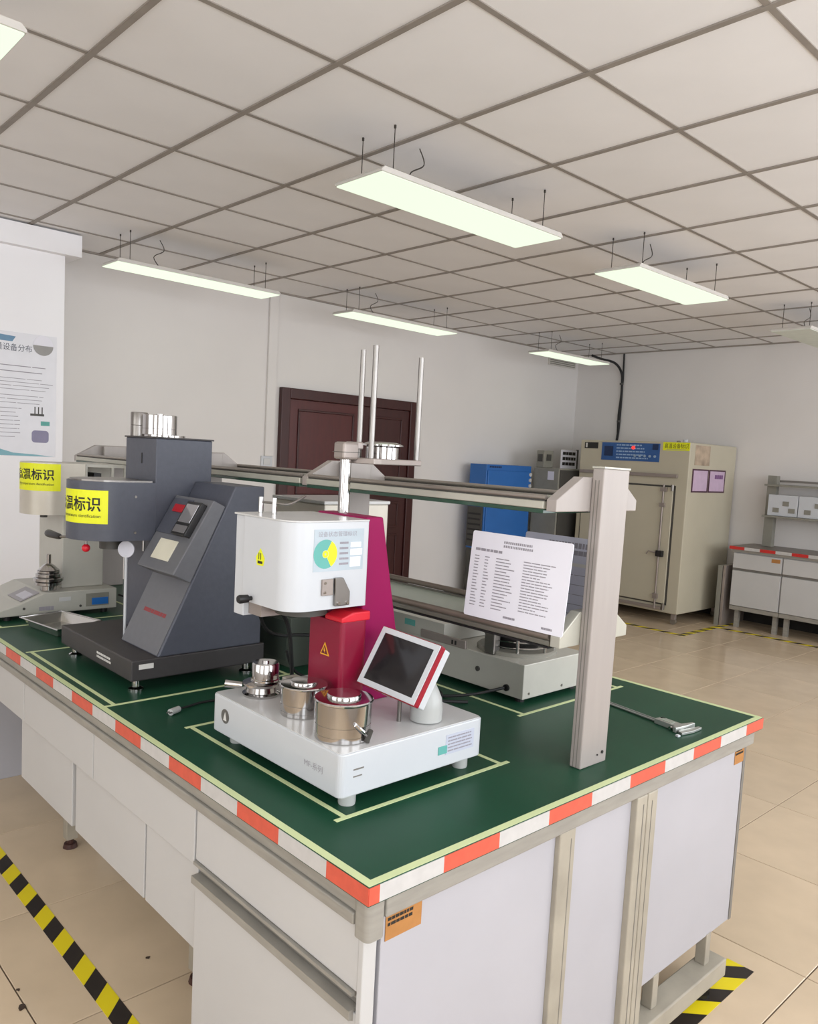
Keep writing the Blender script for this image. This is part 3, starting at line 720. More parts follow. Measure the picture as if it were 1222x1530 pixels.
O('latch_screw', MB().cyl((0.221, 0.442, 1.218), (0.221, 0.440, 1.218), 0.003, 8).cyl((0.221, 0.442, 1.197), (0.221, 0.440, 1.197), 0.003, 8).cyl((0.256, 0.437, 1.172), (0.256, 0.434, 1.172), 0.004, 8).cyl((0.280, 0.437, 1.172), (0.280, 0.434, 1.172), 0.004, 8), CHROME, lt)
for x, y in ((0.175, 0.635), (0.188, 0.600)):
    O('top_pin', MB().cyl((x, y, 1.354), (x, y, 1.392), 0.0055, 12), CHROME, t, smooth=True)
O('pin_lever', MB().tube(smooth_path([(0.175, 0.635, 1.380), (0.188, 0.600, 1.380), (0.215, 0.580, 1.379), (0.262, 0.585, 1.398)], 5), 0.0028, 8), STEEL, t, smooth=True)
# magenta body
O('magenta_body', MB().prism([(0.347, 0.9215), (0.492, 0.9215), (0.398, 1.358), (0.347, 1.358)], 'Y', 0.462, 0.650), MAG, t, bevel=0.004)
lo = O('crimson_column', MB().prism(rrect(0.272, 0.346, 0.440, 0.562, (0.010, 0.010, 0.004, 0.004), 4), 'Z', 0.9215, 1.125), MAGD, t, bevel=0.002)
O('red_cap', MB().prism([(0.268, 1.125), (0.350, 1.125), (0.350, 1.146), (0.300, 1.146), (0.268, 1.136)], 'Y', 0.436, 0.500), REDP, lo, bevel=0.003)
tri = O('warning_triangle', MB().prism([(0.482, 1.040), (0.516, 1.040), (0.499, 1.070)], 'X', 0.2712, 0.272), M('warn_orange', (232, 170, 40), 0.5), lo)
O('warning_inner', MB().prism([(0.487, 1.043), (0.511, 1.043), (0.499, 1.064)], 'X', 0.2708, 0.2712), M('warn_dark', (104, 20, 30), 0.5), tri)
O('warning_bolt', MB().prism([(0.497, 1.045), (0.503, 1.052), (0.500, 1.052), (0.502, 1.059), (0.495, 1.050), (0.498, 1.050)], 'X', 0.2704, 0.2708), M('warn_orange', (232, 170, 40), 0.5), tri)
O('guide_block', MB().box(0.235, 0.275, 0.572, 0.612, 0.9215, 0.968), CREAM, t, bevel=0.002)
# weight hanger on the rod
O('lift_rod', MB().cyl((0.372, 0.58, 1.354), (0.372, 0.58, 1.492), 0.0135, 20), CHROME, t, smooth=True)
cl = O('rod_clamp', MB().box(0.350, 0.396, 0.560, 0.602, 1.486, 1.528), SATIN, t, bevel=0.006)
O('clamp_split', MB().box(0.3495, 0.3965, 0.5595, 0.6025, 1.503, 1.5045), DKG, cl)
O('clamp_ear', MB().box(0.385, 0.43, 0.585, 0.602, 1.512, 1.530), SATIN, cl, bevel=0.003)
tyr = O('hanger_tray', MB().prism([(0.390, 0.575), (0.405, 0.515), (0.430, 0.515), (0.600, 0.555), (0.605, 0.58), (0.47, 0.665), (0.44, 0.66), (0.390, 0.605)], 'Z', 1.478, 1.492), SATIN, t, bevel=0.002)
for x, y, zt in ((0.408, 0.530, 1.757), (0.462, 0.642, 1.760), (0.590, 0.565, 1.752)):
    O('guide_rod', MB().cyl((x, y, 1.492), (x, y, zt), 0.0068, 12), STEEL, t, smooth=True)
O('hung_weight', MB().lathe(0.495, 0.590, [(0.041, 1.492), (0.041, 1.520), (0.038, 1.522), (0.052, 1.524), (0.052, 1.527), (0.036, 1.533), (0.012, 1.534)], 36), CHROME, t, smooth=True)
# touch screen
SA, SB, SCc = -1.5046, 1.0462, -0.0598
sm = Matrix.Translation((0.3419, 0.3257, 1.048)) @ Matrix.Rotation(SA, 4, 'Z') @ Matrix.Rotation(SB, 4, 'X') @ Matrix.Rotation(SCc, 4, 'Z')
W2, H2 = 0.089, 0.0685
cs = O('screen_case', MB().prism(rrect(-W2-0.002, W2+0.002, -H2-0.002, H2+0.002, 0.004, 4), 'Z', -0.015, -0.001).xf(sm), M('case_red', (146, 14, 40), 0.3), t)
O('screen_back', MB().prism(rrect(-W2, W2, -H2, H2, 0.004, 4), 'Z', -0.036, -0.0152).xf(sm), WHITEM, cs)
bz = MB(); bzw = 0.0125
for a, b, c_, e in ((-W2, W2, -H2, -H2+bzw), (-W2, W2, H2-bzw, H2), (-W2, -W2+bzw, -H2+bzw, H2-bzw), (W2-bzw, W2, -H2+bzw, H2-bzw)): bz.box(a, b, c_, e, -0.001, 0.002)
O('bezel', bz.xf(sm), WHITEM, cs)
O('display', MB().box(-W2+bzw, W2-bzw, -H2+bzw, H2-bzw, -0.001, 0.0004).xf(sm), SCREEN, cs)
O('usb_port', MB().box(-0.012, 0.014, -H2-0.0032, -H2-0.002, -0.012, -0.005).xf(sm), SATIN, cs)
stn = O('screen_stand', MB().lathe(0.402, 0.292, [(0.030, 0.9215), (0.036, 0.924), (0.037, 0.950), (0.034, 0.972), (0.026, 0.99), (0.020, 1.002), (0.010, 1.008)], 28), CLEARP, t, smooth=True)
O('stand_arm', MB().cyl((0.402, 0.292, 1.005), (0.372, 0.318, 1.035), 0.012, 14), CLEARP, t, smooth=True)
O('stand_post', MB().cyl((0.345, 0.318, 0.9215), (0.345, 0.318, 1.0), 0.005, 10), STEEL, t)

# ---- chrome weights standing on the white base
def pot(cx, cy, r, h, label, z0=0.9216):
    q = thing('chrome_weight', label, 'weight', (cx, cy, z0), 'chrome weights on the white base')
    def ring(z, w=0.0012, dip=0.012): return [(r*0.95, z-w*2), (r*0.95, z-w), (r*(0.95-dip), z-w*0.6), (r*(0.95-dip), z+w*0.6), (r*0.95, z+w), (r*0.95, z+w*2)]
    O('body', MB().lathe(cx, cy, [(r*0.935, z0), (r*0.95, z0+0.002), (r*0.95, z0+0.003)] + ring(z0+h*0.16) + ring(z0+h*0.40) + [(r*0.95, z0+h*0.9), (r*0.95, z0+h*0.915), (r*0.93, z0+h*0.92)], 56), CHROME, q, smooth=True)
    O('rim', MB().lathe(cx, cy, [(r*0.93, z0+h*0.92), (r*1.0, z0+h*0.935), (r*1.01, z0+h*0.97), (r*0.98, z0+h), (r*0.80, z0+h*1.01)], 48), CHROME, q, smooth=True)
    O('top_disc', MB().lathe(cx, cy, [(r*0.58, z0+h*1.008), (r*0.58, z0+h*1.07), (r*0.55, z0+h*1.10), (r*0.02, z0+h*1.11)], 40), CHROME, q, smooth=True)
    return q
q = pot(0.186, 0.316, 0.061, 0.083, 'large chrome weight nearest the front corner of the white base')
O('side_clip', MB().tube(smooth_path([(0.170, 0.256, 0.965), (0.185, 0.250, 0.950), (0.203, 0.254, 0.935)], 4), 0.004, 8), CHROME, q, smooth=True)
O('clip_lever', MB().cyl((0.200, 0.255, 0.925), (0.203, 0.248, 0.95), 0.006, 10), DKG, q, smooth=True)
pot(0.204, 0.480, 0.053, 0.068, 'middle chrome weight with flanged lid between two other chrome weights')
q = thing('chrome_weight', 'small stacked chrome weight at the back left of the white base', 'weight', (0.20, 0.645, 0.9216), 'chrome weights on the white base')
z0 = 0.9216
O('flange', MB().lathe(0.200, 0.645, [(0.042, z0), (0.044, z0+0.006), (0.036, z0+0.010), (0.034, z0+0.022), (0.043, z0+0.025), (0.044, z0+0.031), (0.034, z0+0.036)], 40), CHROME, q, smooth=True)
O('upper_cylinder', MB().lathe(0.207, 0.640, [(0.034, z0+0.036), (0.034, z0+0.040), (0.032, z0+0.042), (0.032, z0+0.076), (0.030, z0+0.079), (0.008, z0+0.079), (0.008, z0+0.083)], 36), CHROME, q, smooth=True)
O('side_handle', MB().cyl((0.160, 0.665, z0+0.024), (0.128, 0.688, z0+0.028), 0.008, 12, 0.009), CHROME, q, smooth=True)

# ================================================================== LEFT SILVER TESTER
t = thing('melt_tester', 'silver grey melt tester with blue display at the left picture edge', 'instrument', (0.35, 2.45, ZT))
ba = O('base', MB().prism([(0.050, 0.818), (0.53, 0.818), (0.53, 0.900), (0.245, 0.900), (0.155, 0.862), (0.050, 0.832)], 'Y', 2.25, 2.62), SILV, t, bevel=0.003)
for x in (0.12, 0.49):
    for y in (2.28, 2.58): O('foot', MB().cyl((x, y, ZT), (x, y, 0.818), 0.014, 12), BLK, t)
mk = frame((0.165, 2.43, 0.8675), (0, -1, 0), (0.09, 0, 0.038))
O('keypad', MB().box(0, 0.155, 0.0, 0.075, 0.0, 0.003).xf(mk), M('keypad_grey', (150, 146, 150), 0.4), ba, bevel=0.001)
O('keypad_screen', MB().box(0.05, 0.145, 0.015, 0.055, 0.003, 0.0036).xf(mk), M('lcd_pale', (188, 186, 196), 0.3), ba)
dp = O('display_bezel', MB().box(0.405, 0.497, 2.2485, 2.25, 0.833, 0.885), MIDG, ba)
O('blue_screen', MB().box(0.428, 0.494, 2.2475, 2.2486, 0.838, 0.866), BLUES, dp)
O('nameplate', MB().box(0.300, 0.345, 2.2488, 2.25, 0.862, 0.878), WHITET, ba)
O('logo', scribble(0.225, 0.285, 0.828, 0.85, 1, FY(0, 2.2495, 0), 0.9, 0.7, 21, (0.25, 0.4)), GREYINK, ba)
O('screw', MB().cyl((0.17, 2.25, 0.845), (0.17, 2.247, 0.845), 0.005, 8).cyl((0.383, 2.25, 0.838), (0.383, 2.247, 0.838), 0.005, 8), DKG, ba)
O('column', MB().box(0.338, 0.505, 2.33, 2.60, 0.900, 1.20), SILV, t, bevel=0.004)
HX, HY, HR = 0.312, 2.40, 0.110
hp = [(0.41, HY - HR), (0.41, HY + HR)] + [(HX + HR*math.cos(math.radians(a)), HY + HR*math.sin(math.radians(a))) for a in range(90, 271, 9)]
hdx = O('head_drum', MB().prism(hp, 'Z', 1.198, 1.402), CREAM, t, smooth=True)
O('head_frame', MB().box(0.415, 0.583, 2.30, 2.56, 1.20, 1.215).box(0.415, 0.583, 2.30, 2.56, 1.39, 1.402).box(0.415, 0.60, 2.545, 2.56, 1.215, 1.39).box(0.415, 0.422, 2.30, 2.31, 1.215, 1.39).box(0.520, 0.530, 2.30, 2.31, 1.215, 1.39).box(0.573, 0.583, 2.30, 2.31, 1.215, 1.39), SILV, t)
O('frame_plate', MB().box(0.425, 0.572, 2.44, 2.45, 1.216, 1.389), CREAM, t)
O('black_switch', MB().box(0.46, 0.49, 2.33, 2.439, 1.32, 1.365), BLK, t)
O('nozzle', MB().cyl((0.275, 2.36, 1.185), (0.275, 2.36, 1.198), 0.014, 14), DKG, t)
p1 = math.radians(-8)
sg = O('warning_label', wrap_sheet(HX, HY, HR, p1 + 0.12, 0.20, 1.292, 1.398, 0.0004), YEL, t)
text('高温标识', 0.046, None, INK, sg, width=0.172, bend=wrap(HX, HY, HR, p1 + 0.12 + 0.026/HR, 0.172, 1.338, 0.0016), bold=0.0008)
text('High temperature identification', 0.014, None, INK, sg, name='small_lettering', width=0.16, bend=wrap(HX, HY, HR, p1 + 0.12 + 0.026/HR, 0.16, 1.314, 0.0016))
q = thing('weight_stack', 'stepped cone of chrome weights on the silver tester base', 'weight', (0.277, 2.303, 0.900))
zz = 0.9002
for i, (r, h_) in enumerate(((0.030, 0.022), (0.050, 0.016), (0.056, 0.016), (0.047, 0.016), (0.042, 0.012))):
    O('weight_ring', MB().lathe(0.277, 2.303, [(r*0.9, zz), (r, zz+0.003), (r, zz+h_-0.003), (r*0.88, zz+h_)], 32), CHROME, q, smooth=True); zz += h_
O('cone', MB().lathe(0.277, 2.303, [(0.040, zz), (0.022, zz+0.018), (0.009, zz+0.026), (0.009, zz+0.060), (0.007, zz+0.062)], 28), CHROME, q, smooth=True)
# ---- steel tray
tc = [Vector((0.125, 2.150, 0.833)), Vector((0.165, 1.880, 0.833)), Vector((0.350, 1.960, 0.833)), Vector((0.292, 2.195, 0.833))]
cc = sum(tc, Vector()) / 4
mb = MB(); o1 = tc; i1 = [cc + (p_ - cc) * 0.92 for p_ in tc]; b1 = [Vector((cc.x + (p_.x-cc.x)*0.74, cc.y + (p_.y-cc.y)*0.74, 0.8012)) for p_ in tc]
b2 = [Vector((p_.x, p_.y, p_.z + 0.0015)) for p_ in b1]; o2 = [p_ + Vector((0, 0, 0.002)) for p_ in o1]; i2 = [p_ + Vector((0, 0, 0.002)) for p_ in i1]
vs = o1 + i1 + b1 + b2 + o2 + i2; fs = []
for k in range(4):
    n_ = (k + 1) % 4
    fs += [(k, n_, 4+n_, 4+k), (4+k, 4+n_, 8+n_, 8+k), (16+k, 16+n_, 20+n_, 20+k), (20+k, 20+n_, 12+n_, 12+k), (k, n_, 16+n_, 16+k)]
fs += [(8, 9, 10, 11), (12, 13, 14, 15)]
mb.add(vs, fs)
tr_ = thing('steel_tray', 'shallow stainless steel tray between silver tester and dark tester', 'tray', (cc.x, cc.y, ZT))
O('pan', mb, M('tray_steel', (214, 212, 208), 0.22, 0.9), tr_, bevel=0.003, seg=3)
O('rim', MB().tube(o2 + [o2[0]], 0.003, 8), CHROME, tr_, smooth=True)

# ================================================================== CENTRE SILVER DEVICE
t = thing('silver_tester', 'silver grey instrument with round platform behind the notice sheets', 'instrument', (1.13, 0.85, ZT))
ba = O('base', MB().box(0.982, 1.285, 0.478, 1.15, 0.815, 0.918), SILV, t, bevel=0.002)
for x, y in ((1.01, 0.51), (1.26, 0.51), (1.01, 1.12), (1.26, 1.12)): O('foot', MB().cyl((x, y, ZT), (x, y, 0.815), 0.014, 12), BLK, t)
O('raised_body', MB().box(0.976, 1.285, 0.80, 1.20, 0.919, 0.978), SILV, t, bevel=0.002)
O('slot_plate', MB().box(0.968, 0.976, 0.70, 0.90, 0.9185, 0.945), SATIN, t, bevel=0.002)
O('slot_mark', MB().box(0.966, 0.968, 0.738, 0.744, 0.925, 0.938).box(0.966, 0.968, 0.752, 0.758, 0.925, 0.938), DRK, t)
O('teal_sticker', MB().box(0.9752, 0.976, 0.935, 0.985, 0.945, 0.965), TEAL, t)
O('socket', MB().cyl((0.982, 0.538, 0.838), (0.976, 0.538, 0.838), 0.010, 16), BLK, ba)
O('button', MB().cyl((0.982, 0.655, 0.868), (0.978, 0.655, 0.868), 0.008, 14), DKG, ba)
O('screw', MB().cyl((1.01, 0.478, 0.83), (1.01, 0.476, 0.83), 0.004, 8).cyl((1.17, 0.478, 0.83), (1.17, 0.476, 0.83), 0.004, 8), STEEL, ba)
pf = O('round_platform', MB().lathe(1.125, 0.625, [(0.125, 0.918), (0.125, 0.926), (0.12, 0.930)], 48), MIDG, t, smooth=True)
O('black_drum', MB().lathe(1.125, 0.640, [(0.08, 0.930), (0.09, 0.955), (0.105, 0.99), (0.105, 1.03), (0.09, 1.04)], 40), BLK, pf, smooth=True)
O('clamp_block', MB().box(0.992, 1.022, 0.606, 0.646, 0.9182, 0.985), STEEL, pf, bevel=0.004)
for a in (178, 220, 266, 310):
    x, y = 1.125 + 0.115*math.cos(math.radians(a)), 0.625 + 0.115*math.sin(math.radians(a))
    O('ring_post', MB().cyl((x, y, 0.930), (x, y, 0.972), 0.0055, 10), CHROME, pf, smooth=True)
for z in (0.944, 0.962):
    O('wire_ring', MB().tube([(1.125 + 0.115*math.cos(math.radians(a)), 0.625 + 0.115*math.sin(math.radians(a)), z) for a in range(190, 345, 8)], 0.002, 6), CHROME, pf)
# white device mostly hidden behind the magenta tester
t = thing('white_cabinet_device', 'pale instrument housing mostly hidden behind the magenta tester', 'instrument', (1.12, 1.62, ZT))
O('housing', MB().box(0.98, 1.30, 1.46, 1.80, 0.8012, 1.305), CREAM, t, bevel=0.005)
O('top_cap', MB().box(0.975, 1.305, 1.455, 1.805, 1.305, 1.318), WHITET, t, bevel=0.003)
q = thing('grey_control_box', 'grey green control box behind the chrome weights near the black cables', 'box', (0.74, 1.28, ZT))
O('body', MB().box(0.64, 0.90, 1.16, 1.42, ZT, 0.965), M('grey_green', (84, 92, 84), 0.45), q, bevel=0.003)
O('front_plate', MB().box(0.637, 0.640, 1.18, 1.40, 0.82, 0.95), M('grey_green_dark', (72, 82, 76), 0.45), q)

# ---- cables
def cable(label, pts, r=0.004):
    pts = smooth_path(pts, 8)
    return one('power_cable', MB().tube(pts, r, 8), RUB, label, 'cable', tuple(pts[0]), smooth=True)
cable('thick black cable hanging down behind the white tester head', [(0.35, 0.84, 1.10), (0.40, 0.85, 1.05), (0.419, 0.85, 1.0), (0.428, 0.85, 0.93), (0.436, 0.85, 0.86), (0.46, 0.84, 0.808), (0.54, 0.80, 0.8058)], 0.006)
cable('black cable sagging sideways in front of the grey green control box', [(0.33, 0.87, 1.07), (0.37, 0.89, 1.01), (0.43, 0.90, 0.985), (0.50, 0.92, 0.975), (0.56, 0.92, 0.955), (0.58, 0.90, 0.86), (0.56, 0.86, 0.808), (0.52, 0.85, 0.8050)], 0.005)
cable('thin black cable curving to the magenta body behind the weights', [(0.425, 0.87, 0.95), (0.44, 0.86, 0.90), (0.47, 0.83, 0.875), (0.52, 0.80, 0.86), (0.58, 0.78, 0.82), (0.60, 0.80, 0.8042)], 0.0042)
cable('black power lead plugged into the silver instrument base', [(0.972, 0.54, 0.838), (0.95, 0.555, 0.832), (0.90, 0.60, 0.815), (0.84, 0.66, 0.8048), (0.78, 0.74, 0.8048), (0.70, 0.82, 0.8048)], 0.0045)
cable('coiled black lead on the green worktop behind the screen', [(0.70, 0.66, 0.8045), (0.76, 0.62, 0.806), (0.82, 0.65, 0.82), (0.80, 0.72, 0.83), (0.74, 0.72, 0.815), (0.76, 0.64, 0.812), (0.86, 0.58, 0.8045)], 0.0045)
cable('black lead by the back of the silver tester and tray', [(0.56, 2.30, 0.86), (0.60, 2.22, 0.84), (0.58, 2.14, 0.806), (0.52, 2.10, 0.8045), (0.56, 2.02, 0.8045)], 0.004)
pl = thing('power_plug', 'small clear plug with dark lead lying on the green worktop', 'plug', (0.14, 0.955, ZT))
O('plug_body', MB().cyl((0.122, 0.945, 0.8095), (0.152, 0.958, 0.8095), 0.009, 12, 0.008), CLEARP, pl, smooth=True)
O('pins', MB().cyl((0.112, 0.945, 0.810), (0.123, 0.949, 0.810), 0.002, 8).cyl((0.116, 0.937, 0.810), (0.127, 0.941, 0.810), 0.002, 8), STEEL, pl)
O('lead', MB().tube(smooth_path([(0.152, 0.958, 0.8095), (0.185, 0.975, 0.805), (0.24, 0.99, 0.804), (0.32, 0.98, 0.804)], 5), 0.0032, 8), RUB, pl, smooth=True)

# ---- vernier caliper
CALS = M('caliper_steel', (188, 190, 186), 0.3, 0.7)
ca = thing('caliper', 'steel sliding caliper lying on the green worktop beside the post', 'caliper', (1.20, 0.2, ZT))
ax = Vector((1.183, 0.144, 0)) - Vector((1.215, 0.345, 0)); L_ = 0.30; ax.normalize(); px = Vector((-ax.y, ax.x, 0))
cm = Matrix.Identity(4)
for i in range(3): cm[i][0], cm[i][1], cm[i][2] = ax[i], px[i], (0, 0, 1)[i]
cm[0][3], cm[1][3], cm[2][3] = 1.220, 0.372, ZT + 0.0008
bmn = O('beam', MB().box(0, 0.315, -0.008, 0.008, 0.002, 0.006).xf(cm), CALS, ca, bevel=0.0008)
O('scale_strip', MB().box(0.02, 0.22, -0.004, 0.004, 0.006, 0.0064).xf(cm), M('scale_grey', (90, 92, 92), 0.4), bmn)
O('fixed_jaw', MB().prism([(0.300, -0.022), (0.318, -0.030), (0.320, 0.018), (0.312, 0.062), (0.302, 0.062), (0.298, 0.012)], 'Z', 0.0005, 0.007).xf(cm), CALS, ca, bevel=0.0008)
sl_ = O('slider', MB().prism([(0.215, -0.016), (0.282, -0.016), (0.286, -0.028), (0.296, -0.028), (0.296, 0.016), (0.293, 0.058), (0.285, 0.058), (0.278, 0.018), (0.215, 0.016)], 'Z', 0.0, 0.014).xf(cm), CALS, ca, bevel=0.001)
O('display', MB().box(0.226, 0.266, -0.009, 0.009, 0.014, 0.0148).xf(cm), M('lcd_green', (150, 158, 146), 0.3), sl_)
O('lock_screw', MB().cyl(cm @ Vector((0.275, -0.016, 0.006)), cm @ Vector((0.275, -0.026, 0.006)), 0.005, 12), CHROME, sl_)
O('thumb_wheel', MB().cyl(cm @ Vector((0.223, 0.010, 0.011)), cm @ Vector((0.223, 0.010, 0.014)), 0.007, 14), CHROME, sl_)
one('eraser_scrap', MB().prism([(1.118, 0.062), (1.128, 0.060), (1.130, 0.068), (1.121, 0.072)], 'Z', ZT + 0.0006, ZT + 0.006), WHITEM, 'tiny white scrap lying by the caliper jaws', 'scrap', (1.124, 0.066, ZT), bevel=0.001)

# ================================================================== HAZARD TAPE ON THE FLOOR
one('floor_tape', MB().box(-0.008, 0.046, -0.1, 2.60, 0.0002, 0.0012), HAZM, 'yellow and black hazard tape on the floor along the drawer side', 'floor tape', (0, 0.02, 0.0002))
one('floor_tape', MB().box(0.60, 1.560, -0.020, 0.062, 0.0002, 0.0012), HAZP, 'yellow and black hazard tape on the floor at the bench end', 'floor tape', (0.02, 0, 0.0002))
one('floor_tape', MB().box(5.93, 5.99, 2.55, 4.20, 0.0002, 0.0012), HAZP, 'hazard tape on the floor in front of the beige oven door', 'floor tape', (5.9, 2.6, 0.0002))
one('floor_tape', MB().box(5.995, 7.0, 2.55, 2.61, 0.0002, 0.0012), HAZP, 'hazard tape on the floor along the right side of the oven', 'floor tape', (6, 2.6, 0.0002))
one('floor_tape', MB().box(6.62, 6.68, 0.6, 2.545, 0.0002, 0.0012), HAZP, 'hazard tape on the floor before the far wall bench', 'floor tape', (6.6, 1, 0.0002))

# ================================================================== BEIGE OVEN
ox = 6.30
t = thing('drying_oven', 'large beige drying oven with blue control panel standing on the floor', 'oven', (6.78, 3.43, 0))
O('body', MB().box(ox, 7.27, 2.82, 4.06, 0.11, 1.772), OVEN, t, bevel=0.008)
dr = O('door', MB().box(ox - 0.018, ox - 0.0005, 2.955, 3.99, 0.20, 1.335), OVEN, t, bevel=0.004)
O('door_seam', MB().box(ox - 0.004, ox, 2.935, 4.005, 0.185, 1.352), DKG, t)
O('top_rail', MB().box(ox - 0.03, ox, 2.92, 4.04, 1.428, 1.462), SATIN, t, bevel=0.004)
O('bottom_rail', MB().box(ox - 0.03, ox, 2.98, 4.02, 0.135, 0.165), SATIN, t, bevel=0.004)
O('latch_rod', MB().cyl((ox - 0.032, 3.045, 0.14), (ox - 0.032, 3.045, 1.36), 0.009, 10), SATIN, dr, smooth=True)
O('latch_bracket', MB().box(ox - 0.045, ox - 0.018, 3.01, 3.075, 1.29, 1.33).box(ox - 0.045, ox - 0.018, 3.02, 3.07, 0.24, 0.29).box(ox - 0.045, ox - 0.018, 3.02, 3.07, 1.14, 1.18), SATIN, dr)
lh = O('latch', MB().box(ox - 0.06, ox - 0.02, 2.995, 3.065, 0.655, 0.715), BLK, dr, bevel=0.005)
O('latch_handle', MB().tube([(ox-0.05, 3.07, 0.69), (ox-0.06, 3.14, 0.70), (ox-0.06, 3.16, 0.67)], 0.007, 8), SATIN, lh)
O('hinge', MB().cyl((ox - 0.03, 2.955, 1.30), (ox - 0.03, 2.955, 1.36), 0.014, 10).cyl((ox - 0.03, 2.955, 0.14), (ox - 0.03, 2.955, 0.20), 0.014, 10), STEEL, t)
cp = O('control_panel', MB().box(ox - 0.006, ox, 3.135, 3.795, 1.572, 1.752), BLUEP, t, bevel=0.001)
O('meter', MB().box(ox - 0.012, ox - 0.006, 3.66, 3.76, 1.615, 1.715), M('meter_navy', (24, 46, 84), 0.3), cp)
O('meter', MB().box(ox - 0.012, ox - 0.006, 3.15, 3.21, 1.69, 1.745), M('meter_navy', (24, 46, 84), 0.3), cp)
O('panel_print', scribble(3.24, 3.62, 1.585, 1.745, 5, Matrix(((0,0,-1,ox-0.0062),(-1,0,0,6.86),(0,1,0,0),(0,0,0,1))), 0.6, 0.4, 41, (0.04, 0.12)), M('panel_print_blue', (150, 178, 210), 0.5), cp)
O('indicator', MB().cyl((ox - 0.006, 3.425, 1.705), (ox - 0.016, 3.425, 1.705), 0.016, 14), LED, cp)
for k in range(5): O('switch', MB().cyl((ox - 0.006, 3.40 - k*0.055, 1.625), (ox - 0.018, 3.40 - k*0.055, 1.625), 0.012, 12), M('switch_pale', (150, 170, 190), 0.4), cp)
np_ = O('nameplate', MB().box(ox - 0.003, ox, 3.845, 4.01, 1.685, 1.748), DRK, t)
O('nameplate_mark', MB().box(ox - 0.004, ox - 0.003, 3.975, 3.995, 1.695, 1.74), WHITEINK, np_)
yl_ = O('warning_label', MB().box(ox - 0.002, ox, 2.825, 3.105, 1.690, 1.768), YEL, t)
text('高温设备标识', 0.052, FX(ox - 0.0025, 3.09, 1.715), INK, yl_, width=0.25)
O('small_print', MB().box(ox - 0.0028, ox - 0.0022, 2.86, 3.07, 1.699, 1.702), GREYINK, yl_)
for x0, x1, mk_ in ((6.375, 6.70, 0), (6.71, 7.06, 1)):
    cdn = O('card_frame', MB().box(x0, x1, 2.8165, 2.8198, 1.298, 1.524), M('frame_plum', (74, 40, 60), 0.5), t)
    O('card', MB().box(x0 + 0.022, x1 - 0.022, 2.8155, 2.8166, 1.312, 1.510), LILAC, cdn)
    if mk_: O('card_print', scribble(x0 + 0.12, x1 - 0.05, 1.43, 1.48, 1, FY(0, 2.8153, 0), 0.95, 0.8, 51, (0.2, 0.3)), M('card_print_violet', (120, 80, 130), 0.5), cdn)
O('photo_sticker', MB().box(6.40, 6.70, 2.8180, 2.8198, 1.560, 1.752), M('sticker_tan', (168, 150, 130), 0.5, var=0.35, scale=9), t)
for x in (6.36, 7.2):
    for y in (2.88, 4.0): 
        f_ = O('leg', MB().box(x - 0.02, x + 0.02, y - 0.02, y + 0.02, 0.05, 0.11), SATIN, t)
        O('caster', MB().cyl((x - 0.012, y, 0.03), (x + 0.012, y, 0.03), 0.03, 16), M('caster_grey', (120, 112, 100), 0.5), f_, smooth=True)
q = thing('small_cup', 'tiny white cup standing on the front edge of the oven top', 'cup', (6.40, 2.93, 1.772))
O('cup', MB().lathe(6.40, 2.93, [(0.022, 1.772), (0.026, 1.80), (0.024, 1.80), (0.018, 1.776)], 18), WHITEM, q, smooth=True)
O('lid', MB().lathe(6.40, 3.00, [(0.018, 1.772), (0.018, 1.786), (0.01, 1.788)], 14), MIDG, q, smooth=True)

# ================================================================== BLUE CABINET, GREY CABINET IN THE CORNER
t = thing('blue_oven', 'blue fronted instrument cabinet beside the back wall left of the oven', 'cabinet', (5.70, 4.62, 0))
O('stand', MB().box(5.34, 6.06, 4.52, 4.74, 0.0, 0.58), DKG, t, bevel=0.004)
bb = O('body', MB().box(5.335, 6.065, 4.515, 4.745, 0.581, 1.462), BLUE, t, bevel=0.006)
O('side_grille', MB().box(5.322, 5.3345, 4.53, 4.735, 0.60, 1.02), DKG, bb)
for k in range(6): O('grille_slot', MB().box(5.319, 5.322, 4.55, 4.72, 0.66 + k*0.055, 0.68 + k*0.055), BLK, bb)
O('door', MB().box(5.35, 6.05, 4.50, 4.5145, 0.70, 1.40), BLUE, t, bevel=0.004)
O('window', MB().box(5.58, 5.82, 4.497, 4.50, 1.00, 1.18), M('window_olive', (92, 110, 92), 0.2), t)
O('dark_strip', MB().box(5.35, 6.05, 4.505, 4.5145, 0.64, 0.69), M('navy_strip', (20, 40, 86), 0.4), t)
O('top_print', scribble(5.38, 5.58, 1.425, 1.45, 1, FY(0, 4.5145, 0), 0.9, 0.7, 61, (0.1, 0.2)), M('navy_strip', (20, 40, 86), 0.4), bb)
for k in range(4): O('knob', MB().cyl((6.03, 4.4999, 1.37 - k*0.06), (6.03, 4.488, 1.37 - k*0.06), 0.02, 10), WHITET, t)
t = thing('grey_cabinet', 'grey instrument cabinet in the room corner between blue cabinet and oven', 'cabinet', (6.4, 4.32, 0))
O('body', MB().box(6.08, 6.70, 4.16, 4.495, 0.0, 1.455), MIDG, t, bevel=0.006)
O('side_panel', MB().box(6.10, 6.69, 4.150, 4.1595, 0.05, 1.44), DKG, t, bevel=0.002)
O('window', MB().box(6.070, 6.0795, 4.28, 4.37, 1.04, 1.15), DRK, t)
O('paper_tag', MB().box(6.076, 6.0795, 4.22, 4.30, 1.33, 1.42), PAPERG, t)
t = thing('controller_box', 'small grey controller box standing on top of the grey cabinet', 'box', (6.14, 4.43, 1.455))
O('body', MB().box(6.10, 6.26, 4.38, 4.48, 1.456, 1.64), MIDG, t, bevel=0.004)
O('face', MB().box(6.14, 6.22, 4.376, 4.38, 1.53, 1.60), DKG, t)
O('side_face', MB().box(6.096, 6.10, 4.40, 4.46, 1.52, 1.60), DKG, t)
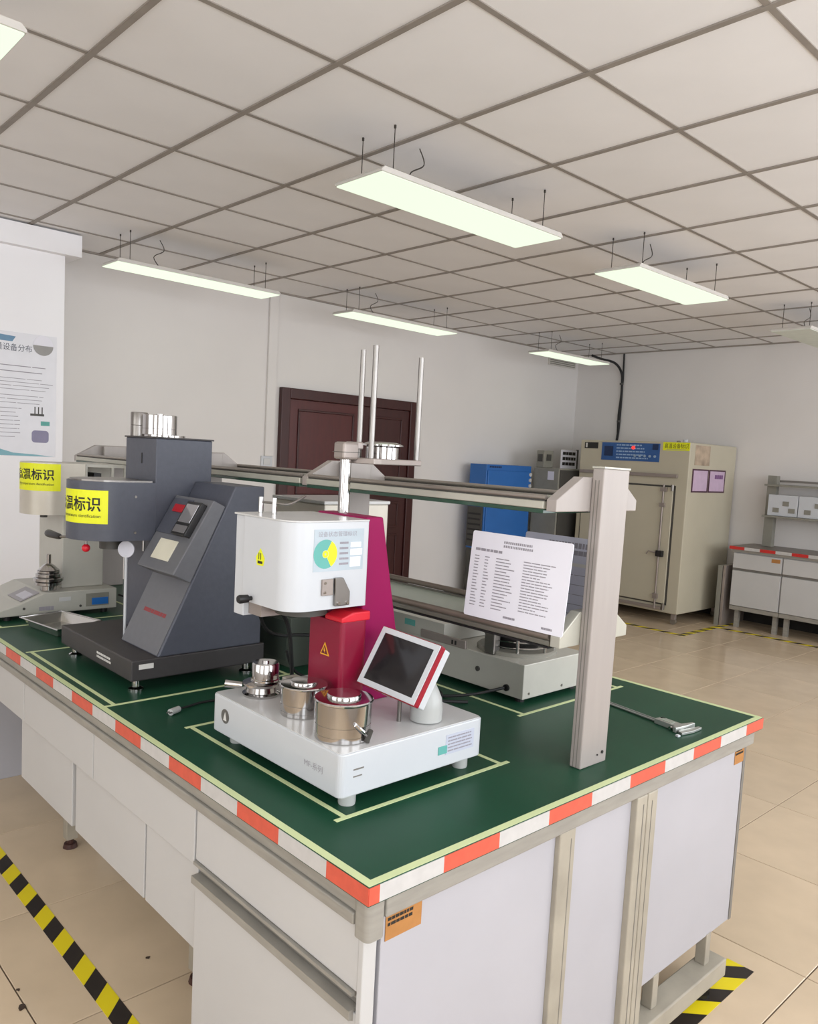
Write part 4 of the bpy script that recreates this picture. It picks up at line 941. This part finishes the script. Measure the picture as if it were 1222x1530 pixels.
t = thing('desk_sign', 'small white sign with black print standing on the grey cabinet', 'sign', (6.50, 4.33, 1.455))
O('board', MB().box(6.34, 6.62, 4.330, 4.342, 1.456, 1.66), PAPER, t)
O('lettering', scribble(6.36, 6.60, 1.48, 1.65, 3, FY(0, 4.3298, 0), 0.95, 0.6, 71, (0.18, 0.26)), INK, t)
O('edge', MB().box(6.62, 6.65, 4.33, 4.345, 1.456, 1.67), DKG, t)

# ---- wall cable and slatted fixture in the far corner
pts = smooth_path([(6.62, 4.22, 2.70), (6.85, 4.25, 2.69), (7.10, 4.25, 2.68), (7.25, 4.25, 2.60), (7.285, 4.245, 2.45), (7.285, 4.245, 2.0), (7.285, 4.26, 1.80)], 6)
wc = thing('wall_cable', 'black cable bundle running down the wall behind the oven', 'cable', (7.285, 4.25, 1.8))
O('cable', MB().tube(pts, 0.014, 8), RUB, wc, smooth=True)
O('cable', MB().tube([(7.283, 4.245, HC - 0.014), (7.283, 4.235, 2.5), (7.283, 4.262, 2.1), (7.283, 4.255, 1.9)], 0.010, 8), RUB, wc, smooth=True)
for z in (2.02, 2.45): O('tie', MB().cyl((7.283, 4.25, z), (7.283, 4.25, z + 0.02), 0.022, 10), DKG, wc)
t = thing('slatted_fixture', 'grey slatted fixture high on the back wall near the corner', 'vent', (6.95, 4.87, 2.66))  # slatted form is made up, standing in for an unlit edge-on lamp
O('frame', MB().box(6.70, 7.22, 4.862, 4.8795, 2.645, 2.725), LAMPB, t)
for k in range(3): O('slat', MB().box(6.72, 7.20, 4.856, 4.862, 2.657 + k*0.021, 2.667 + k*0.021), MIDG, t)

# ================================================================== FAR WALL BENCH
fx = 6.74
t = thing('worktop', 'grey worktop of the far wall bench with red and white edge', 'worktop', (7.0, 1.6, 0.78))
O('slab', MB().box(fx, 7.28, 0.4, 2.56, 0.775, 0.802), M('grey_top', (120, 112, 104), 0.4), t)
for k in range(14):
    y1_ = 2.56 - 0.147*k
    O('edge_tape', MB().box(fx - 0.0015, fx, y1_ - 0.147, y1_, 0.772, 0.801), M('red_tape_deep', (196, 44, 40), 0.4) if k % 2 == 0 else WHTT, t)
fu = [(2.06, 2.53, 'white cabinet unit of the far wall bench next to the oven'), (1.58, 2.055, 'second white cabinet unit of the far wall bench at right edge'), (1.10, 1.575, 'third white cabinet unit of the far wall bench past the picture edge')]
for a, b, lb in fu:
    q = thing('wall_cabinet_unit', lb, 'cabinet', (7.0, (a+b)/2, 0.1), 'white units under the far wall bench')
    O('body', MB().box(fx + 0.05, 7.26, a, b, 0.22, 0.745), CABW, q)
    O('drawer', MB().box(fx + 0.03, fx + 0.0495, a + 0.004, b - 0.004, 0.59, 0.735), CABW, q, bevel=0.003)
    O('door', MB().box(fx + 0.03, fx + 0.0495, a + (0.004 if b > 2.1 else 0.03), b - 0.004, 0.225, 0.565), CABW, q, bevel=0.003)
    O('shadow_gap', MB().box(fx + 0.045, fx + 0.0498, a, b, 0.567, 0.588), CABG, q)
    O('label', MB().box(fx + 0.0285, fx + 0.03, a + 0.02, a + 0.10, 0.685, 0.72), CARD, q)
    O('plinth_rail', MB().box(fx + 0.04, fx + 0.08, a, b, 0.18, 0.219), RAIL, q)
    for yy in (a + 0.05, b - 0.05):
        O('leg', MB().box(fx + 0.10, fx + 0.14, yy - 0.02, yy + 0.02, 0.0, 0.18), RAIL, q)
O('front_rail', MB().box(fx + 0.02, fx + 0.06, 0.4, 2.54, 0.748, 0.775), RAIL, t)
t = thing('wall_bench_rack', 'grey metal shelf rack standing on the far wall bench', 'rack', (7.15, 1.8, 0.802))
for y in (2.36, 1.40):
    O('post', MB().box(7.10, 7.17, y - 0.045, y + 0.045, 0.803, 1.50), MIDG, t, bevel=0.003)
O('shelf', MB().box(7.02, 7.26, 0.6, 2.40, 1.398, 1.416), MIDG, t, bevel=0.002)
O('shelf', MB().box(7.02, 7.26, 0.6, 2.40, 1.095, 1.113), MIDG, t, bevel=0.002)
O('back_rail', MB().box(7.17, 7.19, 0.6, 2.40, 1.44, 1.46), STEEL, t)
for a, b, lb in ((2.085, 2.365, 'white socket box on the far bench rack beside the post'), (1.79, 2.078, 'white socket box on the far bench rack at the right edge')):
    q = thing('socket_box', lb, 'socket', (7.1, (a+b)/2, 1.114))
    bo = O('box', MB().box(7.06, 7.20, a, b, 1.1145, 1.318), WHITEM, q, bevel=0.003)
    for yy, z in ((a + 0.20, 1.17), (a + 0.11, 1.235), (a + 0.05, 1.17)):
        O('socket', MB().box(7.055, 7.06, yy - 0.03, yy + 0.03, z - 0.022, z + 0.022), MIDG, bo, bevel=0.002)
t = thing('metal_board', 'narrow upright metal board between the oven and far wall bench', 'board', (6.85, 2.62, 0))
O('panel', MB().box(6.76, 7.25, 2.585, 2.612, 0.0, 0.60), SATIN, t, bevel=0.002)
O('panel', MB().box(6.76, 7.25, 2.620, 2.665, 0.0, 0.595), MIDG, t, bevel=0.002)

# ================================================================== WALL POSTER
t = thing('wall_poster', 'white printed notice poster with blue header on the left pilaster', 'poster', (0.75, 4.5, 1.37))
py = 4.4965
O('board', MB().box(0.30, 1.058, py, 4.4995, 1.372, 2.145), M('poster_white', (226, 226, 232), 0.35, var=0.02), t)
O('header', MB().prism([(0.30, 2.145), (0.30, 2.09), (0.79, 2.085), (0.81, 2.118)], 'Y', py - 0.0006, py), M('poster_blue', (104, 142, 172), 0.5), t)
text('测量设备分布', 0.048, FY(0.645, py - 0.0008, 2.032), M('poster_ink', (70, 74, 90), 0.5), t, width=0.26)
dmx = FY(0.975, py - 0.0012, 2.08)
O('round_logo_top', disc_sector(0, 180, 0.0, 0.062, dmx, 0.0006), PAPER, t)  # printed round logo in two halves, pale above and grey below
O('round_logo_bottom', disc_sector(180, 360, 0.0, 0.062, dmx, 0.0006), M('poster_grey', (150, 148, 146), 0.5), t)
tx = scribble(0.62, 1.02, 1.885, 1.955, 2, FY(0, py - 0.0002, 0), 0.85, 0.14, 81, (0.5, 0.95))
for z0_, z1_, n_, x1_, sd in ((1.78, 1.87, 4, 1.04, 82), (1.695, 1.765, 3, 1.02, 83), (1.48, 1.685, 8, 0.86, 84)):
    e_ = scribble(0.62, x1_, z0_, z1_, n_, FY(0, py - 0.0002, 0), 0.8, 0.14, sd, (0.3, 0.9)); tx.add(e_.v, e_.f)
O('printed_lines', tx, GREYINK, t)
ship = MB(); 
for k in range(3): flat(ship, 0.925 + k*0.022, 0.932 + k*0.022, 1.645, 1.690, FY(0, py - 0.0003, 0))
flat(ship, 0.90, 0.985, 1.632, 1.646, FY(0, py - 0.0003, 0))
O('printed_picture', ship, DKG, t)
O('printed_picture', MB().prism(rrect(0.91, 1.015, 1.462, 1.54, 0.02, 4), 'Y', py - 0.0006, py), M('poster_violet', (136, 132, 160), 0.5), t)
O('printed_picture', MB().box(0.965, 1.02, py - 0.0006, py, 1.572, 1.60), TEAL, t)
O('wave_band', MB().prism([(0.30, 1.374), (1.05, 1.374), (0.92, 1.386), (0.80, 1.392), (0.70, 1.42), (0.60, 1.402), (0.30, 1.43)], 'Y', py - 0.0006, py), M('poster_teal', (128, 178, 190), 0.5), t)

# ---- loose dirt on the floor tiles at the lower left
for x, y, r, lb in ((-0.166, 1.165, 0.012, 'dark clump of dirt on the tile joint at the lower left'), (-0.150, 1.245, 0.006, 'small dark crumb on the tiles above the dirt clump'), (0.18, 1.16, 0.007, 'small dark crumb on the tiles under the bench doors')):
    rr = random.Random(int(r * 10000))
    pts = [(x + r * rr.uniform(0.5, 1.2) * math.cos(k * 0.7), y + r * rr.uniform(0.5, 1.2) * math.sin(k * 0.7)) for k in range(9)]
    one('dirt_clump', MB().prism(pts, 'Z', 0.0003, r * 0.4), M('dirt', (64, 50, 40), 0.9), lb, 'dirt', (x, y, 0), bevel=r * 0.12)
